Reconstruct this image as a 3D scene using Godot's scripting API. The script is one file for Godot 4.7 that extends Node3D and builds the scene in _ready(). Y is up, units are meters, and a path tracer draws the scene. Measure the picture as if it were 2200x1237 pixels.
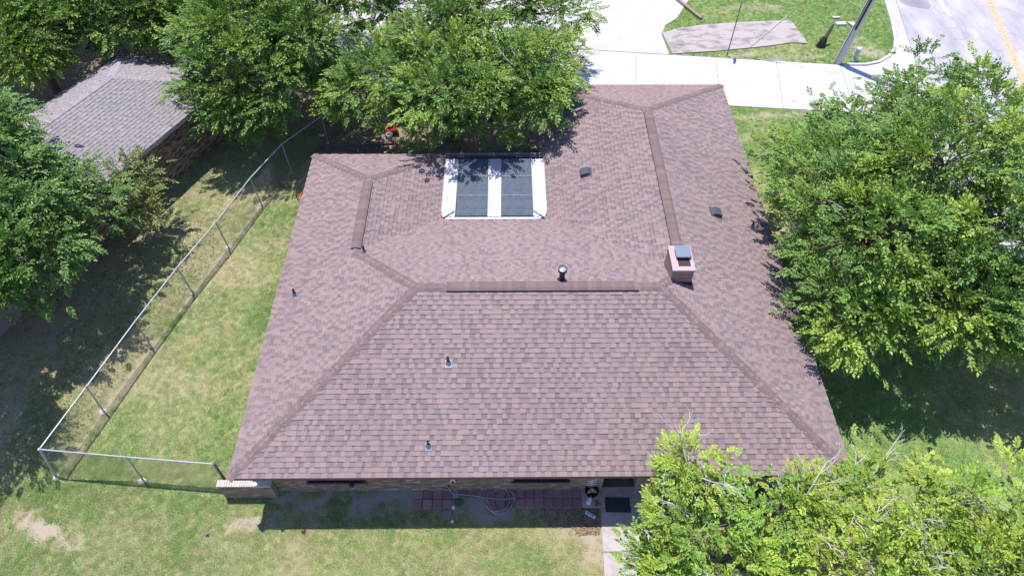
extends Node3D
# An aerial view of a brown hip-roofed house with its lawn, fence, drive, road and trees.

const W := 17.26
const R := 5.0
const A := 2.717
const B := 4.119
const L1 := 13.513
const L2 := 18.133
const M := 0.434
const EAVE := 2.5
const EXPO := 0.1435

var rng := RandomNumberGenerator.new()
var used := {}
var tex := {}
var mats := {}
var n_lawn := FastNoiseLite.new()
var n_fine := FastNoiseLite.new()
var hard: Array[PackedVector2Array] = []
var sprig_a: ArrayMesh
var sprig_b: ArrayMesh

# ---------------------------------------------------------------- helpers
class MB:
	var v := PackedVector3Array()
	var n := PackedVector3Array()
	var c := PackedColorArray()
	func tri(a: Vector3, b: Vector3, d: Vector3, col := Color.WHITE) -> void:  # seen from outside: counter-clockwise
		var nn := (b - a).cross(d - a)
		if nn.length_squared() < 1e-16:
			return
		nn = nn.normalized()
		v.append(a); v.append(d); v.append(b)
		for i in 3:
			n.append(nn); c.append(col)
	func quad(a: Vector3, b: Vector3, d: Vector3, e: Vector3, col := Color.WHITE) -> void:
		tri(a, b, d, col); tri(a, d, e, col)
	func sm(p: Array, nn: Array, col: Color) -> void:
		v.append(p[0]); v.append(p[2]); v.append(p[1])
		n.append(nn[0]); n.append(nn[2]); n.append(nn[1])
		for i in 3: c.append(col)
	func box(at: Vector3, size: Vector3, col := Color.WHITE, b := Basis(), bevel := 0.0) -> void:
		var h := size / 2
		if bevel <= 0.0:
			var p: Array[Vector3] = []
			for i in 8:
				p.append(at + b * Vector3(h.x * (1 if i & 1 else -1), h.y * (1 if i & 2 else -1), h.z * (1 if i & 4 else -1)))
			quad(p[4], p[5], p[7], p[6], col); quad(p[1], p[0], p[2], p[3], col)
			quad(p[5], p[1], p[3], p[7], col); quad(p[0], p[4], p[6], p[2], col)
			quad(p[6], p[7], p[3], p[2], col); quad(p[0], p[1], p[5], p[4], col)
			return
		# bevelled top edges
		var k: Array[Vector3] = []
		for lay in 3:
			var y: float = [-h.y, h.y - bevel, h.y][lay]
			var s: float = bevel if lay == 2 else 0.0
			for q in [Vector2(-1, -1), Vector2(1, -1), Vector2(1, 1), Vector2(-1, 1)]:
				k.append(at + b * Vector3(q.x * (h.x - s), y, q.y * (h.z - s)))
		for lay in 2:
			for i in 4:
				var j := (i + 1) % 4
				quad(k[lay * 4 + j], k[lay * 4 + i], k[lay * 4 + 4 + i], k[lay * 4 + 4 + j], col)
		quad(k[11], k[10], k[9], k[8], col)
		quad(k[0], k[1], k[2], k[3], col)
	func tube(pts: Array, rad: Array, sides := 6, col := Color.WHITE, cap := true) -> void:
		var rings := []
		var m := pts.size()
		var side := Vector3.ZERO
		for i in m:
			var d: Vector3 = (pts[mini(i + 1, m - 1)] - pts[maxi(i - 1, 0)]).normalized()
			if side == Vector3.ZERO:
				side = d.cross(Vector3.UP if absf(d.y) < 0.9 else Vector3.RIGHT).normalized()
			side = (side - d * side.dot(d)).normalized()
			var up := side.cross(d)
			var ring := []
			for k in sides:
				var a := TAU * k / sides
				ring.append(side * cos(a) + up * sin(a))
			rings.append(ring)
		for i in m - 1:
			for k in sides:
				var j := (k + 1) % sides
				var n0: Vector3 = rings[i][k]; var n1: Vector3 = rings[i][j]
				var n2: Vector3 = rings[i + 1][j]; var n3: Vector3 = rings[i + 1][k]
				var p0: Vector3 = pts[i] + n0 * rad[i]; var p1: Vector3 = pts[i] + n1 * rad[i]
				var p2: Vector3 = pts[i + 1] + n2 * rad[i + 1]; var p3: Vector3 = pts[i + 1] + n3 * rad[i + 1]
				sm([p0, p3, p2], [n0, n3, n2], col); sm([p0, p2, p1], [n0, n2, n1], col)
		if cap:
			for e in [0, m - 1]:
				for k in sides:
					var p0: Vector3 = pts[e] + rings[e][k] * rad[e]; var p1: Vector3 = pts[e] + rings[e][(k + 1) % sides] * rad[e]
					if e == 0: tri(pts[e], p0, p1, col)
					else: tri(pts[e], p1, p0, col)
	func lathe(at: Vector3, prof: Array, sides := 20, col := Color.WHITE, b := Basis()) -> void:  # prof: Vector2(radius, height), bottom to top
		for i in prof.size() - 1:
			for k in sides:
				var a0 := TAU * k / sides; var a1 := TAU * (k + 1) / sides
				var p := func(q: Vector2, a: float) -> Vector3: return at + b * Vector3(q.x * cos(a), q.y, -q.x * sin(a))
				quad(p.call(prof[i], a0), p.call(prof[i], a1), p.call(prof[i + 1], a1), p.call(prof[i + 1], a0), col)
	func prism(poly: PackedVector2Array, y0: float, y1: float, col := Color.WHITE, bevel := 0.0) -> void:  # poly: (x, z)
		var ids := Geometry2D.triangulate_polygon(poly)
		for i in range(0, ids.size(), 3):
			var a := poly[ids[i]]; var b := poly[ids[i + 1]]; var d := poly[ids[i + 2]]
			if (b - a).cross(d - a) > 0:
				var t := b; b = d; d = t
			tri(Vector3(a.x, y1, a.y), Vector3(b.x, y1, b.y), Vector3(d.x, y1, d.y), col)
			tri(Vector3(a.x, y0, a.y), Vector3(d.x, y0, d.y), Vector3(b.x, y0, b.y), col)
		var cw := Geometry2D.is_polygon_clockwise(poly)
		for i in poly.size():
			var a := poly[i]; var b := poly[(i + 1) % poly.size()]
			if not cw:
				var t := a; a = b; b = t
			quad(Vector3(a.x, y0, a.y), Vector3(b.x, y0, b.y), Vector3(b.x, y1, b.y), Vector3(a.x, y1, a.y), col)
	func mesh() -> ArrayMesh:
		var am := ArrayMesh.new()
		var arr := []
		arr.resize(Mesh.ARRAY_MAX)
		arr[Mesh.ARRAY_VERTEX] = v; arr[Mesh.ARRAY_NORMAL] = n; arr[Mesh.ARRAY_COLOR] = c
		am.add_surface_from_arrays(Mesh.PRIMITIVE_TRIANGLES, arr)
		return am

func lin(r: float, g: float, b: float) -> Color:
	return Color(r, g, b).linear_to_srgb()

func rr(a: float, b: float) -> float:
	return rng.randf_range(a, b)

func noise_tex(called: String, freq: float, octaves: int, lo: float, hi: float, size := 512, gain := 0.55, stretch := 1.0) -> ImageTexture:
	if tex.has(called): return tex[called]
	var fn := FastNoiseLite.new()
	fn.seed = called.hash() % 10000
	fn.frequency = freq; fn.fractal_octaves = octaves; fn.fractal_gain = gain
	var im := fn.get_seamless_image(size, size)
	im.convert(Image.FORMAT_RGB8)
	for y in size:
		for x in size:
			var q := im.get_pixel(x, y).r
			var w := lerpf(lo, hi, q)
			im.set_pixel(x, y, Color(w, w, w))
	if stretch != 1.0:
		im.resize(size, int(size / stretch))
	im.generate_mipmaps()
	var t := ImageTexture.create_from_image(im)
	tex[called] = t
	return t

func mat(called: String, col: Color, rough := 0.85, metal := 0.0, t: Texture2D = null, scale := Vector3.ONE, relief := 0.0) -> StandardMaterial3D:
	if mats.has(called): return mats[called]
	var m := StandardMaterial3D.new()
	m.albedo_color = col
	m.vertex_color_use_as_albedo = true
	m.roughness = rough; m.metallic = metal
	if t:
		m.albedo_texture = t
		m.uv1_triplanar = true; m.uv1_world_triplanar = true; m.uv1_scale = scale
	mats[called] = m
	return m

func free_name(called: String, parent: Node) -> String:
	if not parent.has_node(NodePath(called)): return called
	var key := str(parent.get_instance_id()) + called
	var i: int = used.get(key, 0) + 1
	used[key] = i
	return "%s_%03d" % [called, i]

func obj(called: String, mb, m: Material, parent: Node = self, at := Vector3.ZERO) -> MeshInstance3D:
	var o := MeshInstance3D.new()
	o.mesh = mb.mesh() if mb is MB else mb
	o.material_override = m
	o.name = free_name(called, parent)
	o.position = at
	parent.add_child(o, true)
	return o

func tag(o: Node, label: String, category: String, group := "") -> void:
	o.set_meta("label", label); o.set_meta("category", category)
	if group: o.set_meta("group", group)

func thing(called: String, label: String, category: String, at := Vector3.ZERO, turn := 0.0, group := "") -> Node3D:
	var o := Node3D.new()
	o.name = free_name(called, self)
	add_child(o, true)
	o.position = at; o.rotation.y = turn
	tag(o, label, category, group)
	return o

func struct(called: String, mb, m: Material, parent: Node = self) -> MeshInstance3D:
	var o := obj(called, mb, m, parent)
	if parent == self: o.set_meta("kind", "structure")
	return o

func pv(list: Array) -> PackedVector2Array:
	var p := PackedVector2Array()
	for i in range(0, list.size(), 2): p.append(Vector2(list[i], list[i + 1]))
	return p

func jitter(c: Color, amount: float) -> Color:
	var k := 1.0 + rr(-amount, amount)
	return Color(c.r * k, c.g * k * (1.0 + rr(-amount, amount) * 0.15), c.b * k * (1.0 + rr(-amount, amount) * 0.25))

# ---------------------------------------------------------------- the scene
func _ready() -> void:
	rng.seed = 4711
	setup_light()
	n_lawn.seed = 5; n_lawn.frequency = 0.16; n_lawn.fractal_octaves = 4; n_lawn.fractal_gain = 0.6
	n_fine.seed = 9; n_fine.frequency = 1.3; n_fine.fractal_octaves = 3
	build_paving()
	build_ground()
	build_house()
	build_neighbour()
	build_fence()
	build_yard_things()
	build_far_things()
	build_trees()
	build_grass()

func setup_light() -> void:
	var cam := Camera3D.new()
	cam.name = "camera"
	var f := Vector3(0.00734299, -0.78055024, -0.62504992).normalized()
	var r := Vector3(0.99996433, 0.00312265, 0.00784792)
	var u := r.cross(f).normalized()
	r = f.cross(u).normalized()
	cam.transform = Transform3D(Basis(r, u, -f), Vector3(7.7031, 20.3628, 7.6450))
	cam.fov = 45.86
	cam.near = 0.1; cam.far = 1500.0
	cam.current = true
	add_child(cam)
	var we := WorldEnvironment.new()
	we.name = "world"
	var e := Environment.new()
	e.background_mode = Environment.BG_SKY
	var sky := Sky.new()
	var sm := ProceduralSkyMaterial.new()
	sm.sky_top_color = Color(0.36, 0.44, 0.64)
	sm.sky_horizon_color = Color(0.72, 0.75, 0.83)
	sm.sky_curve = 0.16
	sm.ground_bottom_color = Color(0.35, 0.36, 0.30)
	sm.ground_horizon_color = Color(0.62, 0.66, 0.74)
	sm.sky_energy_multiplier = 1.25
	sm.sun_angle_max = 8.0
	sky.sky_material = sm
	e.sky = sky
	e.tonemap_mode = Environment.TONE_MAPPER_LINEAR
	e.tonemap_exposure = 1.45
	e.sdfgi_enabled = true; e.ssao_enabled = true; e.ssil_enabled = true
	we.environment = e
	add_child(we)
	var sun := DirectionalLight3D.new()
	sun.name = "sun"
	sun.light_energy = 1.5
	sun.light_color = Color(1.0, 0.965, 0.945)
	sun.light_angular_distance = 0.5
	sun.shadow_enabled = true
	var to := Vector3(-0.112, 1.0, -0.21).normalized()
	sun.transform = Transform3D(Basis.looking_at(-to, Vector3(0, 0, -1)), Vector3(0, 30, 0))
	add_child(sun)

# ---------------------------------------------------------------- paving, road
func z_near(x: float) -> float: return -19.99 + 0.0965 * (x - 18.57)
func z_back(x: float) -> float: return -24.91 + 0.108 * (x - 11.37)
func x_gutter(z: float) -> float: return 30.43 - 0.197 * (z + 30.0) if z < -17.2 else 27.908 - 0.09 * (z + 17.2)
func x_yellow(z: float) -> float: return 35.87 - 0.226 * (z + 30.0) if z < -17.2 else 32.977 - 0.09 * (z + 17.2)

func shrink(p: PackedVector2Array, by: float) -> PackedVector2Array:
	var q := Geometry2D.offset_polygon(p, -by)
	return q[0] if q.size() else p

func build_paving() -> void:
	var conc := mat("concrete", Color.WHITE, 0.9, 0.0, noise_tex("conc", 0.007, 6, 0.915, 1.045, 512, 0.66), Vector3(0.22, 0.22, 0.35))
	var white := Color(0.47, 0.462, 0.485)
	# the drive: poured slabs with open joints
	var drive := Node3D.new()
	drive.name = "driveway"
	drive.set_meta("kind", "structure")
	add_child(drive)
	var jb := [-4.0, 0.5, 5.5, 10.5, 14.55, 18.7, 21.85, 25.1]
	var jn := [-4.0, 0.4, 5.2, 10.15, 14.1, 18.25, 21.2, 24.6]
	var slabs: Array[PackedVector2Array] = []
	for i in jb.size() - 1:
		slabs.append(pv([jb[i], z_back(jb[i]), jb[i + 1], z_back(jb[i + 1]), jn[i + 1], z_near(jn[i + 1]), jn[i], z_near(jn[i])]))
	var gz := -17.2
	slabs.append(pv([25.1, z_back(25.1), 26.42, -23.32, 27.2, -23.55, 27.95, -24.1, 28.5, -24.75, 28.85, -25.6, 28.98, -25.99, x_gutter(-25.99) - 0.02, -25.99, x_gutter(gz) - 0.02, gz, 27.25, -17.3, 26.95, -18.2, 26.3, -18.9, 25.4, -19.25, 24.6, z_near(24.6)]))
	# the wide apron behind
	slabs.append(pv([-4, z_back(-4) - 0.03, 5.5, z_back(5.5) - 0.03, 5.9, -46, -4, -46]))
	slabs.append(pv([5.5, z_back(5.5) - 0.03, 16.34, z_back(16.34) - 0.03, 16.23, -26.35, 16.58, -27.29, 17.34, -28.02, 18.35, -30.05, 19.6, -33, 21, -46, 5.9, -46]))
	for s in slabs:
		var mb := MB.new()
		mb.prism(shrink(s, 0.012), -0.09, 0.03, jitter(white, 0.035))
		obj("concrete_slab", mb, conc, drive)
		hard.append(s)
	# older slab on the island
	var old := pv([16.27, -26.45, 17.2, -26.95, 18.65, -27.29, 21.2, -27.6, 23.71, -27.76, 23.97, -25.41, 23.2, -25.52, 21.78, -25.19, 19.2, -24.75, 16.52, -24.46])
	var mo := MB.new()
	mo.prism(old, -0.09, 0.05, Color(0.345, 0.315, 0.305))
	var os := struct("old_concrete_pad", mo, mat("old_concrete", Color.WHITE, 0.92, 0.0, noise_tex("oldc", 0.008, 6, 0.66, 1.28, 512, 0.62), Vector3(0.16, 0.16, 0.3)))
	hard.append(old)
	# road and its gutter
	var road := PackedVector2Array()
	var gut := PackedVector2Array()
	for z in [60.0, 20.0, 0.0, -17.2, -26.0, -40.0, -120.0]: road.append(Vector2(x_gutter(z), z))
	for z in [-120.0, -40.0, 0.0, 60.0]: road.append(Vector2(x_yellow(z) + 5.4, z))
	var mr := MB.new()
	mr.prism(road, -0.2, 0.012, Color(0.395, 0.388, 0.425))
	struct("road", mr, mat("road", Color.WHITE, 0.93, 0.0, noise_tex("road", 0.010, 6, 0.84, 1.06, 512, 0.6), Vector3(0.16, 0.16, 0.05)))
	hard.append(road)
	# gutter pans with kerbs: along the island, and along the lawn by the right tree
	var cu := mat("kerb", Color.WHITE, 0.88, 0.0, tex["conc"], Vector3(0.5, 0.5, 0.5))
	for part in [[-26.0, -120.0, 0.62], [60.0, -17.2, 0.55]]:
		var pan := PackedVector2Array()
		for i in 9:
			var z: float = lerpf(part[0], part[1], i / 8.0)
			pan.append(Vector2(x_gutter(z) - 0.03, z))
		for i in 9:
			var z: float = lerpf(part[1], part[0], i / 8.0)
			pan.append(Vector2(x_gutter(z) - part[2], z))
		var mp := MB.new()
		mp.prism(pan, -0.1, 0.02, Color(0.42, 0.41, 0.435))
		struct("gutter", mp, cu)
		hard.append(pan)
	var kerb_paths := [
		[Vector2(25.3, -23.42), Vector2(26.42, -23.42), Vector2(27.2, -23.65), Vector2(27.95, -24.2), Vector2(28.45, -24.85), Vector2(28.8, -25.7), Vector2(x_gutter(-27.5) - 0.66, -27.5), Vector2(x_gutter(-40) - 0.66, -40), Vector2(x_gutter(-120) - 0.66, -120)],
		[Vector2(24.9, -19.27), Vector2(25.6, -19.1), Vector2(26.35, -18.7), Vector2(26.9, -18.0), Vector2(27.2, -17.0), Vector2(x_gutter(-14) - 0.58, -14), Vector2(x_gutter(0) - 0.58, 0), Vector2(x_gutter(60) - 0.58, 60)]]
	for kp in kerb_paths:
		var mk := MB.new()
		for i in kp.size() - 1:
			var a: Vector2 = kp[i]; var b: Vector2 = kp[i + 1]
			var d := (b - a).normalized(); var nn := Vector2(-d.y, d.x) * 0.075
			mk.prism(PackedVector2Array([a + nn, b + nn, b - nn, a - nn]), -0.1, 0.10 + 0.0015 * (i % 2), Color(0.46, 0.45, 0.48))
		struct("kerb", mk, cu)
	# double yellow line
	for off in [-0.10, 0.10]:
		var my := MB.new()
		for i in 40:
			var z0 := -70.0 + i * 2.0; var z1 := z0 + 2.0
			my.quad(Vector3(x_yellow(z0) + off - 0.097, 0.017, z0), Vector3(x_yellow(z1) + off - 0.097, 0.017, z1), Vector3(x_yellow(z1) + off + 0.097, 0.017, z1), Vector3(x_yellow(z0) + off + 0.097, 0.017, z0), Color(0.56, 0.43, 0.26))
		struct("yellow_line", my, mat("yellow_paint", Color.WHITE, 0.8, 0.0, noise_tex("paint", 0.03, 5, 0.7, 1.15, 256, 0.7), Vector3(0.6, 0.6, 0.6)))
	var mw := MB.new()
	mw.quad(Vector3(32.9, 0.0165, -31.5), Vector3(32.75, 0.0165, -28.2), Vector3(32.95, 0.0165, -28.2), Vector3(33.1, 0.0165, -31.5), Color(0.60, 0.59, 0.62))
	struct("white_lane_mark", mw, mats["yellow_paint"])
	var ma := MB.new()
	ma.prism(pv([30.55, -31.5, 32.4, -31.5, 32.2, -29.25, 31.9, -28.95, 31.0, -29.25, 30.6, -29.7]), 0.0, 0.0165, Color(0.27, 0.265, 0.30))
	struct("asphalt_patch", ma, mats["road"])
	# cracks: shallow dark seams that wander over the road
	var mc := MB.new()
	for s in 9:
		var p := Vector2(rr(30.8, 33.8), rr(-29.5, -20.0))
		if s > 5: p = Vector2(rr(34.5, 36.5), rr(-29.5, -23.0))
		var ang := rr(-0.5, 0.5) + (PI / 2 if s % 3 == 0 else 0.0)
		for i in 26:
			ang += rr(-0.5, 0.5)
			var q := p + Vector2(cos(ang), sin(ang)) * rr(0.06, 0.14)
			var nn := (q - p).normalized().orthogonal() * rr(0.006, 0.012)
			mc.quad(Vector3(p.x - nn.x, 0.0165, p.y - nn.y), Vector3(p.x + nn.x, 0.0165, p.y + nn.y), Vector3(q.x + nn.x, 0.0165, q.y + nn.y), Vector3(q.x - nn.x, 0.0165, q.y - nn.y), Color(0.20, 0.19, 0.22))
			p = q
	var cr := struct("road_cracks", mc, mat("crack", Color.WHITE, 0.95))
	# porch slab, front walk
	var porch := pv([9.97, -0.74, 12.75, -0.74, 12.75, -0.06, 9.97, -0.06])
	var walk := pv([10.53, -0.04, 11.9, -0.04, 11.9, 1.25, 10.48, 1.25])
	var walk2 := pv([10.48, 1.27, 11.9, 1.27, 11.9, 9.0, 10.3, 9.0])
	var grey := mat("walk_concrete", Color.WHITE, 0.93, 0.0, noise_tex("walk", 0.012, 6, 0.86, 1.08, 512, 0.65), Vector3(0.3, 0.3, 0.3))
	var wk := Node3D.new()
	wk.name = "front_walk"
	wk.set_meta("kind", "structure")
	add_child(wk)
	for w in [porch, walk, walk2]:
		var m2 := MB.new()
		m2.prism(w, -0.1, 0.06 if w == porch else 0.04, jitter(Color(0.37, 0.345, 0.34), 0.05))
		obj("concrete_slab", m2, grey, wk)
		hard.append(w)
	hard.append(pv([0.6, -0.66, W - 0.6, -0.66, W - 0.6, -L2 + 0.5, W - 2 * B + 0.5, -L2 + 0.5, W - 2 * B + 0.5, -9.5, 5, -9.5, 5, -L1 + 0.5, 0.6, -L1 + 0.5]))

# ---------------------------------------------------------------- ground and lawn
const BARE := [  # x, z, radius x, radius z, turn, strength
	[-5.9, 0.55, 1.0, 0.30, -0.35, 1.0], [-6.9, 0.1, 0.45, 0.25, -0.3, 0.8], [-0.25, 0.36, 0.62, 0.22, 0.25, 0.9],
	[-0.7, 0.95, 0.25, 0.5, 0.2, 0.45], [10.15, 0.9, 0.34, 0.75, 0.1, 0.9], [9.2, 0.8, 0.7, 0.3, 0.1, 0.45], [17.75, -4.0, 0.45, 5.5, 0.0, 0.8],
	[20.2, -13.9, 1.1, 0.9, 0.3, 0.75], [19.4, -11.5, 0.8, 1.0, 0.0, 0.6], [18.9, -17.6, 1.4, 0.4, 0.1, 0.4], [17.9, 0.5, 0.6, 1.6, 0.2, 0.6],
	[19.8, -24.35, 1.5, 0.22, 0.1, 0.85], [22.7, -24.2, 2.0, 0.3, 0.1, 0.5], [27.0, -24.6, 0.9, 0.5, -0.4, 0.7], [22.2, -29.2, 1.6, 0.5, 0.0, 0.6], [26.6, -25.6, 0.7, 0.5, 0.0, 0.5],
	[21.7, -19.35, 4.5, 0.22, 0.09, 0.6], [-7.0, -12.0, 0.7, 0.5, 0.0, 0.5], [-5.2, -9.6, 0.5, 0.3, 0.4, 0.4], [13.5, -0.3, 1.4, 0.5, 0.0, 0.7], [15.9, 1.0, 0.8, 0.5, 0.0, 0.7]]

const FENCE := [Vector2(-6.42, -1.12), Vector2(-5.78, -3.42), Vector2(-5.01, -5.98), Vector2(-4.23, -8.45), Vector2(-3.48, -10.8), Vector2(-2.68, -13.2), Vector2(-1.82, -15.3), Vector2(-0.53, -17.3), Vector2(0.7, -19.4)]

func fence_x(z: float) -> float:
	for i in FENCE.size() - 1:
		if z <= FENCE[i].y and z >= FENCE[i + 1].y:
			return lerpf(FENCE[i].x, FENCE[i + 1].x, (z - FENCE[i].y) / (FENCE[i + 1].y - FENCE[i].y))
	return -99.0

func bare_at(x: float, z: float) -> float:
	var n := n_lawn.get_noise_2d(x * 3.1 + 40, z * 3.1)
	var f := n_fine.get_noise_2d(x * 1.6, z * 1.6)
	var b := 0.0
	for k in BARE:
		var d := Vector2(x - k[0], z - k[1]).rotated(k[4])
		var q := sqrt(d.x * d.x / (k[2] * k[2]) + d.y * d.y / (k[3] * k[3]))
		b = maxf(b, k[5] * smoothstep(1.45, 0.55, q + n * 0.9 + f * 0.5))
	if z > -20 and z < -0.9:
		var dx := x - fence_x(z)
		b = maxf(b, 0.8 * smoothstep(0.22, 0.03, absf(dx - 0.04) + n * 0.30 + f * 0.16))
	# worn earth in the shade of the front eave
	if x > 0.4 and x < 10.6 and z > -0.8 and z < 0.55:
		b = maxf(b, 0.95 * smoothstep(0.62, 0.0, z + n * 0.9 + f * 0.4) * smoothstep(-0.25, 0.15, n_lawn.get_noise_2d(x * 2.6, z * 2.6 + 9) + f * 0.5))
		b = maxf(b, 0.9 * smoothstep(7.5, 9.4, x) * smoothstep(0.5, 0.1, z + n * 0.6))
	# under the trees behind and beyond the fence
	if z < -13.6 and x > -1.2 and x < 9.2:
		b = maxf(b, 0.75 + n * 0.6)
	if x < fence_x(z) - 0.4 and z < -1.0:
		b = maxf(b, smoothstep(-6.6, -9.5, x + (z + 6.0) * 0.33 + n * 3.0 + f * 1.5) * 0.5)
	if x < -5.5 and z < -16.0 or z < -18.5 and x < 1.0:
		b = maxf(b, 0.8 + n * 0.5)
	return clampf(b, 0.0, 1.0)

func lush_at(x: float, z: float) -> float:  # 0 straw, 1 green
	var g := 0.57 + n_lawn.get_noise_2d(x, z) * 0.65 + n_lawn.get_noise_2d(x * 4 + 7, z * 4) * 0.28 + n_fine.get_noise_2d(x * 2.5, z * 2.5) * 0.45
	if z < -15.5 and x > 16: g += 0.42
	if z > -1.0 and x < 0.5: g += 0.06
	if x > 17 and z > -6: g += 0.2
	if x < fence_x(z): g -= 0.12
	if x > fence_x(z) and x < 1.0 and z < -4.0 and z > -12: g -= 0.10
	if x > fence_x(z) and x < 0.2 and z < -0.9 and z > -5: g -= 0.12
	if x > -1.0 and x < 0.35 and z < -0.7 and z > -12: g += 0.16
	return clampf(g, 0.0, 1.0)

func ground_color(x: float, z: float) -> Color:
	var g := lush_at(x, z); var b := bare_at(x, z)
	if x > -4 and x < 26.5 and z < z_near(x) - 0.06 and z > z_back(x) - 0.08: return Color(0.34, 0.32, 0.30)
	var soil := Color(0.38, 0.31, 0.245)
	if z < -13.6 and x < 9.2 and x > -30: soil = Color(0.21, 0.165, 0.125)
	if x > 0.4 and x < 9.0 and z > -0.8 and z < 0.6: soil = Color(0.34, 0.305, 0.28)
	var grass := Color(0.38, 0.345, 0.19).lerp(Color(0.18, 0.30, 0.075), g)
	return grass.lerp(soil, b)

func build_ground() -> void:
	var xs := PackedFloat32Array(); var zs := PackedFloat32Array()
	for v in [-420.0, -200.0, -90.0, -50.0]: xs.append(v)
	var q := -34.0
	while q < 46.0:
		xs.append(q); q += 0.2 if q > -10 and q < 31 else 0.6
	for v in [60.0, 100.0, 200.0, 420.0]: xs.append(v)
	for v in [-420.0, -200.0, -90.0, -60.0]: zs.append(v)
	q = -46.0
	while q < 8.0:
		zs.append(q); q += 0.2 if q > -31 and q < 3 else 0.6
	for v in [12.0, 30.0, 90.0, 200.0, 420.0]: zs.append(v)
	var v3 := PackedVector3Array(); var nn := PackedVector3Array(); var cc := PackedColorArray(); var idx := PackedInt32Array()
	for z in zs:
		for x in xs:
			var y := n_lawn.get_noise_2d(x * 2.5, z * 2.5) * 0.008 - 0.008
			if absf(x) > 60 or absf(z) > 60: y = -0.02
			v3.append(Vector3(x, y, z)); nn.append(Vector3.UP)
			cc.append(ground_color(x, z))
	var w := xs.size()
	for j in zs.size() - 1:
		for i in w - 1:
			var a := j * w + i
			for k in [a, a + 1, a + w + 1, a, a + w + 1, a + w]: idx.append(k)
	var am := ArrayMesh.new(); var arr := []
	arr.resize(Mesh.ARRAY_MAX)
	arr[Mesh.ARRAY_VERTEX] = v3; arr[Mesh.ARRAY_NORMAL] = nn; arr[Mesh.ARRAY_COLOR] = cc; arr[Mesh.ARRAY_INDEX] = idx
	am.add_surface_from_arrays(Mesh.PRIMITIVE_TRIANGLES, arr)
	var m := mat("ground", Color.WHITE, 0.95, 0.0, noise_tex("turf", 0.22, 4, 0.55, 1.35, 1024, 0.8), Vector3(0.25, 0.25, 0.25))
	struct("ground", am, m)

func build_grass() -> void:
	# turf tufts: a few blades each, scattered over the lawns
	var mb := MB.new()
	for i in 11:
		var a := rr(0, TAU); var at := Vector3(rr(-0.05, 0.05), 0, rr(-0.05, 0.05))
		var h := rr(0.028, 0.062); var lean := Vector3(cos(a), 0, sin(a)) * rr(0.012, 0.05)
		var side := Vector3(-sin(a), 0, cos(a)) * rr(0.004, 0.008)
		var k := rr(0.8, 1.2); var col := Color(k, k, k * rr(0.85, 1.1))
		mb.tri(at - side, at + side, at + lean + Vector3(0, h, 0), col)
	var m := mat("turf_blades", Color.WHITE, 0.7)
	m.backlight_enabled = true; m.backlight = Color(0.5, 0.5, 0.35)
	var tf: Array[Transform3D] = []; var cols: Array[Color] = []
	var zones := [[-8.5, -19.0, 0.4, -0.9, 300.0], [-8.5, -0.9, 17.0, 2.6, 480.0], [17.0, -20.0, 28.0, 2.6, 170.0], [15.8, -31.0, 29.5, -22.8, 150.0], [0.0, -19.0, 9.0, -13.4, 60.0], [-12.0, -6.0, -6.5, 2.0, 80.0]]
	for zn in zones:
		var count := int((zn[2] - zn[0]) * (zn[3] - zn[1]) * zn[4])
		for i in count:
			var x := rr(zn[0], zn[2]); var z := rr(zn[1], zn[3])
			var b := bare_at(x, z)
			if rng.randf() < b * 1.05 - 0.02: continue
			var p := Vector2(x, z); var blocked := false
			for hp in hard:
				if Geometry2D.is_point_in_polygon(p, hp):
					blocked = true; break
			if blocked: continue
			var g := lush_at(x, z)
			var c := Color(0.52, 0.465, 0.28) if rng.randf() > g * 0.75 + 0.18 else Color(0.34, 0.385, 0.14).lerp(Color(0.18, 0.325, 0.08), clampf(g + rr(-0.35, 0.35), 0, 1))
			c = jitter(c, 0.25)
			var s := rr(0.7, 1.35) * (0.75 + 0.4 * g)
			tf.append(Transform3D(Basis(Vector3.UP, rr(0, TAU)).scaled(Vector3(s * 1.15, s, s * 1.15)), Vector3(x, -0.012, z)))
			cols.append(c)
	scatter("grass", mb.mesh(), m, tf, cols, self)

func scatter(called: String, mesh: Mesh, m: Material, tf: Array, cols: Array, parent: Node) -> MultiMeshInstance3D:
	var mm := MultiMesh.new()
	mm.transform_format = MultiMesh.TRANSFORM_3D
	mm.use_colors = true
	mm.mesh = mesh
	mm.instance_count = tf.size()
	for i in tf.size():
		mm.set_instance_transform(i, tf[i]); mm.set_instance_color(i, cols[i])
	var o := MultiMeshInstance3D.new()
	o.multimesh = mm
	o.material_override = m
	o.name = free_name(called, parent)
	o.set_meta("kind", "stuff")
	parent.add_child(o, true)
	return o

# ---------------------------------------------------------------- roofs
const TOOTH := [Color(0.258, 0.196, 0.191), Color(0.247, 0.190, 0.189), Color(0.239, 0.184, 0.185), Color(0.268, 0.202, 0.190)]
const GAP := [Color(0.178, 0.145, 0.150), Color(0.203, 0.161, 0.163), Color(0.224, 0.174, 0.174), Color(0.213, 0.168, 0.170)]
const TOOTH_GREY := [Color(0.275, 0.256, 0.266), Color(0.265, 0.248, 0.258), Color(0.286, 0.266, 0.273)]
const GAP_GREY := [Color(0.242, 0.225, 0.236), Color(0.255, 0.237, 0.247)]

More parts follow.
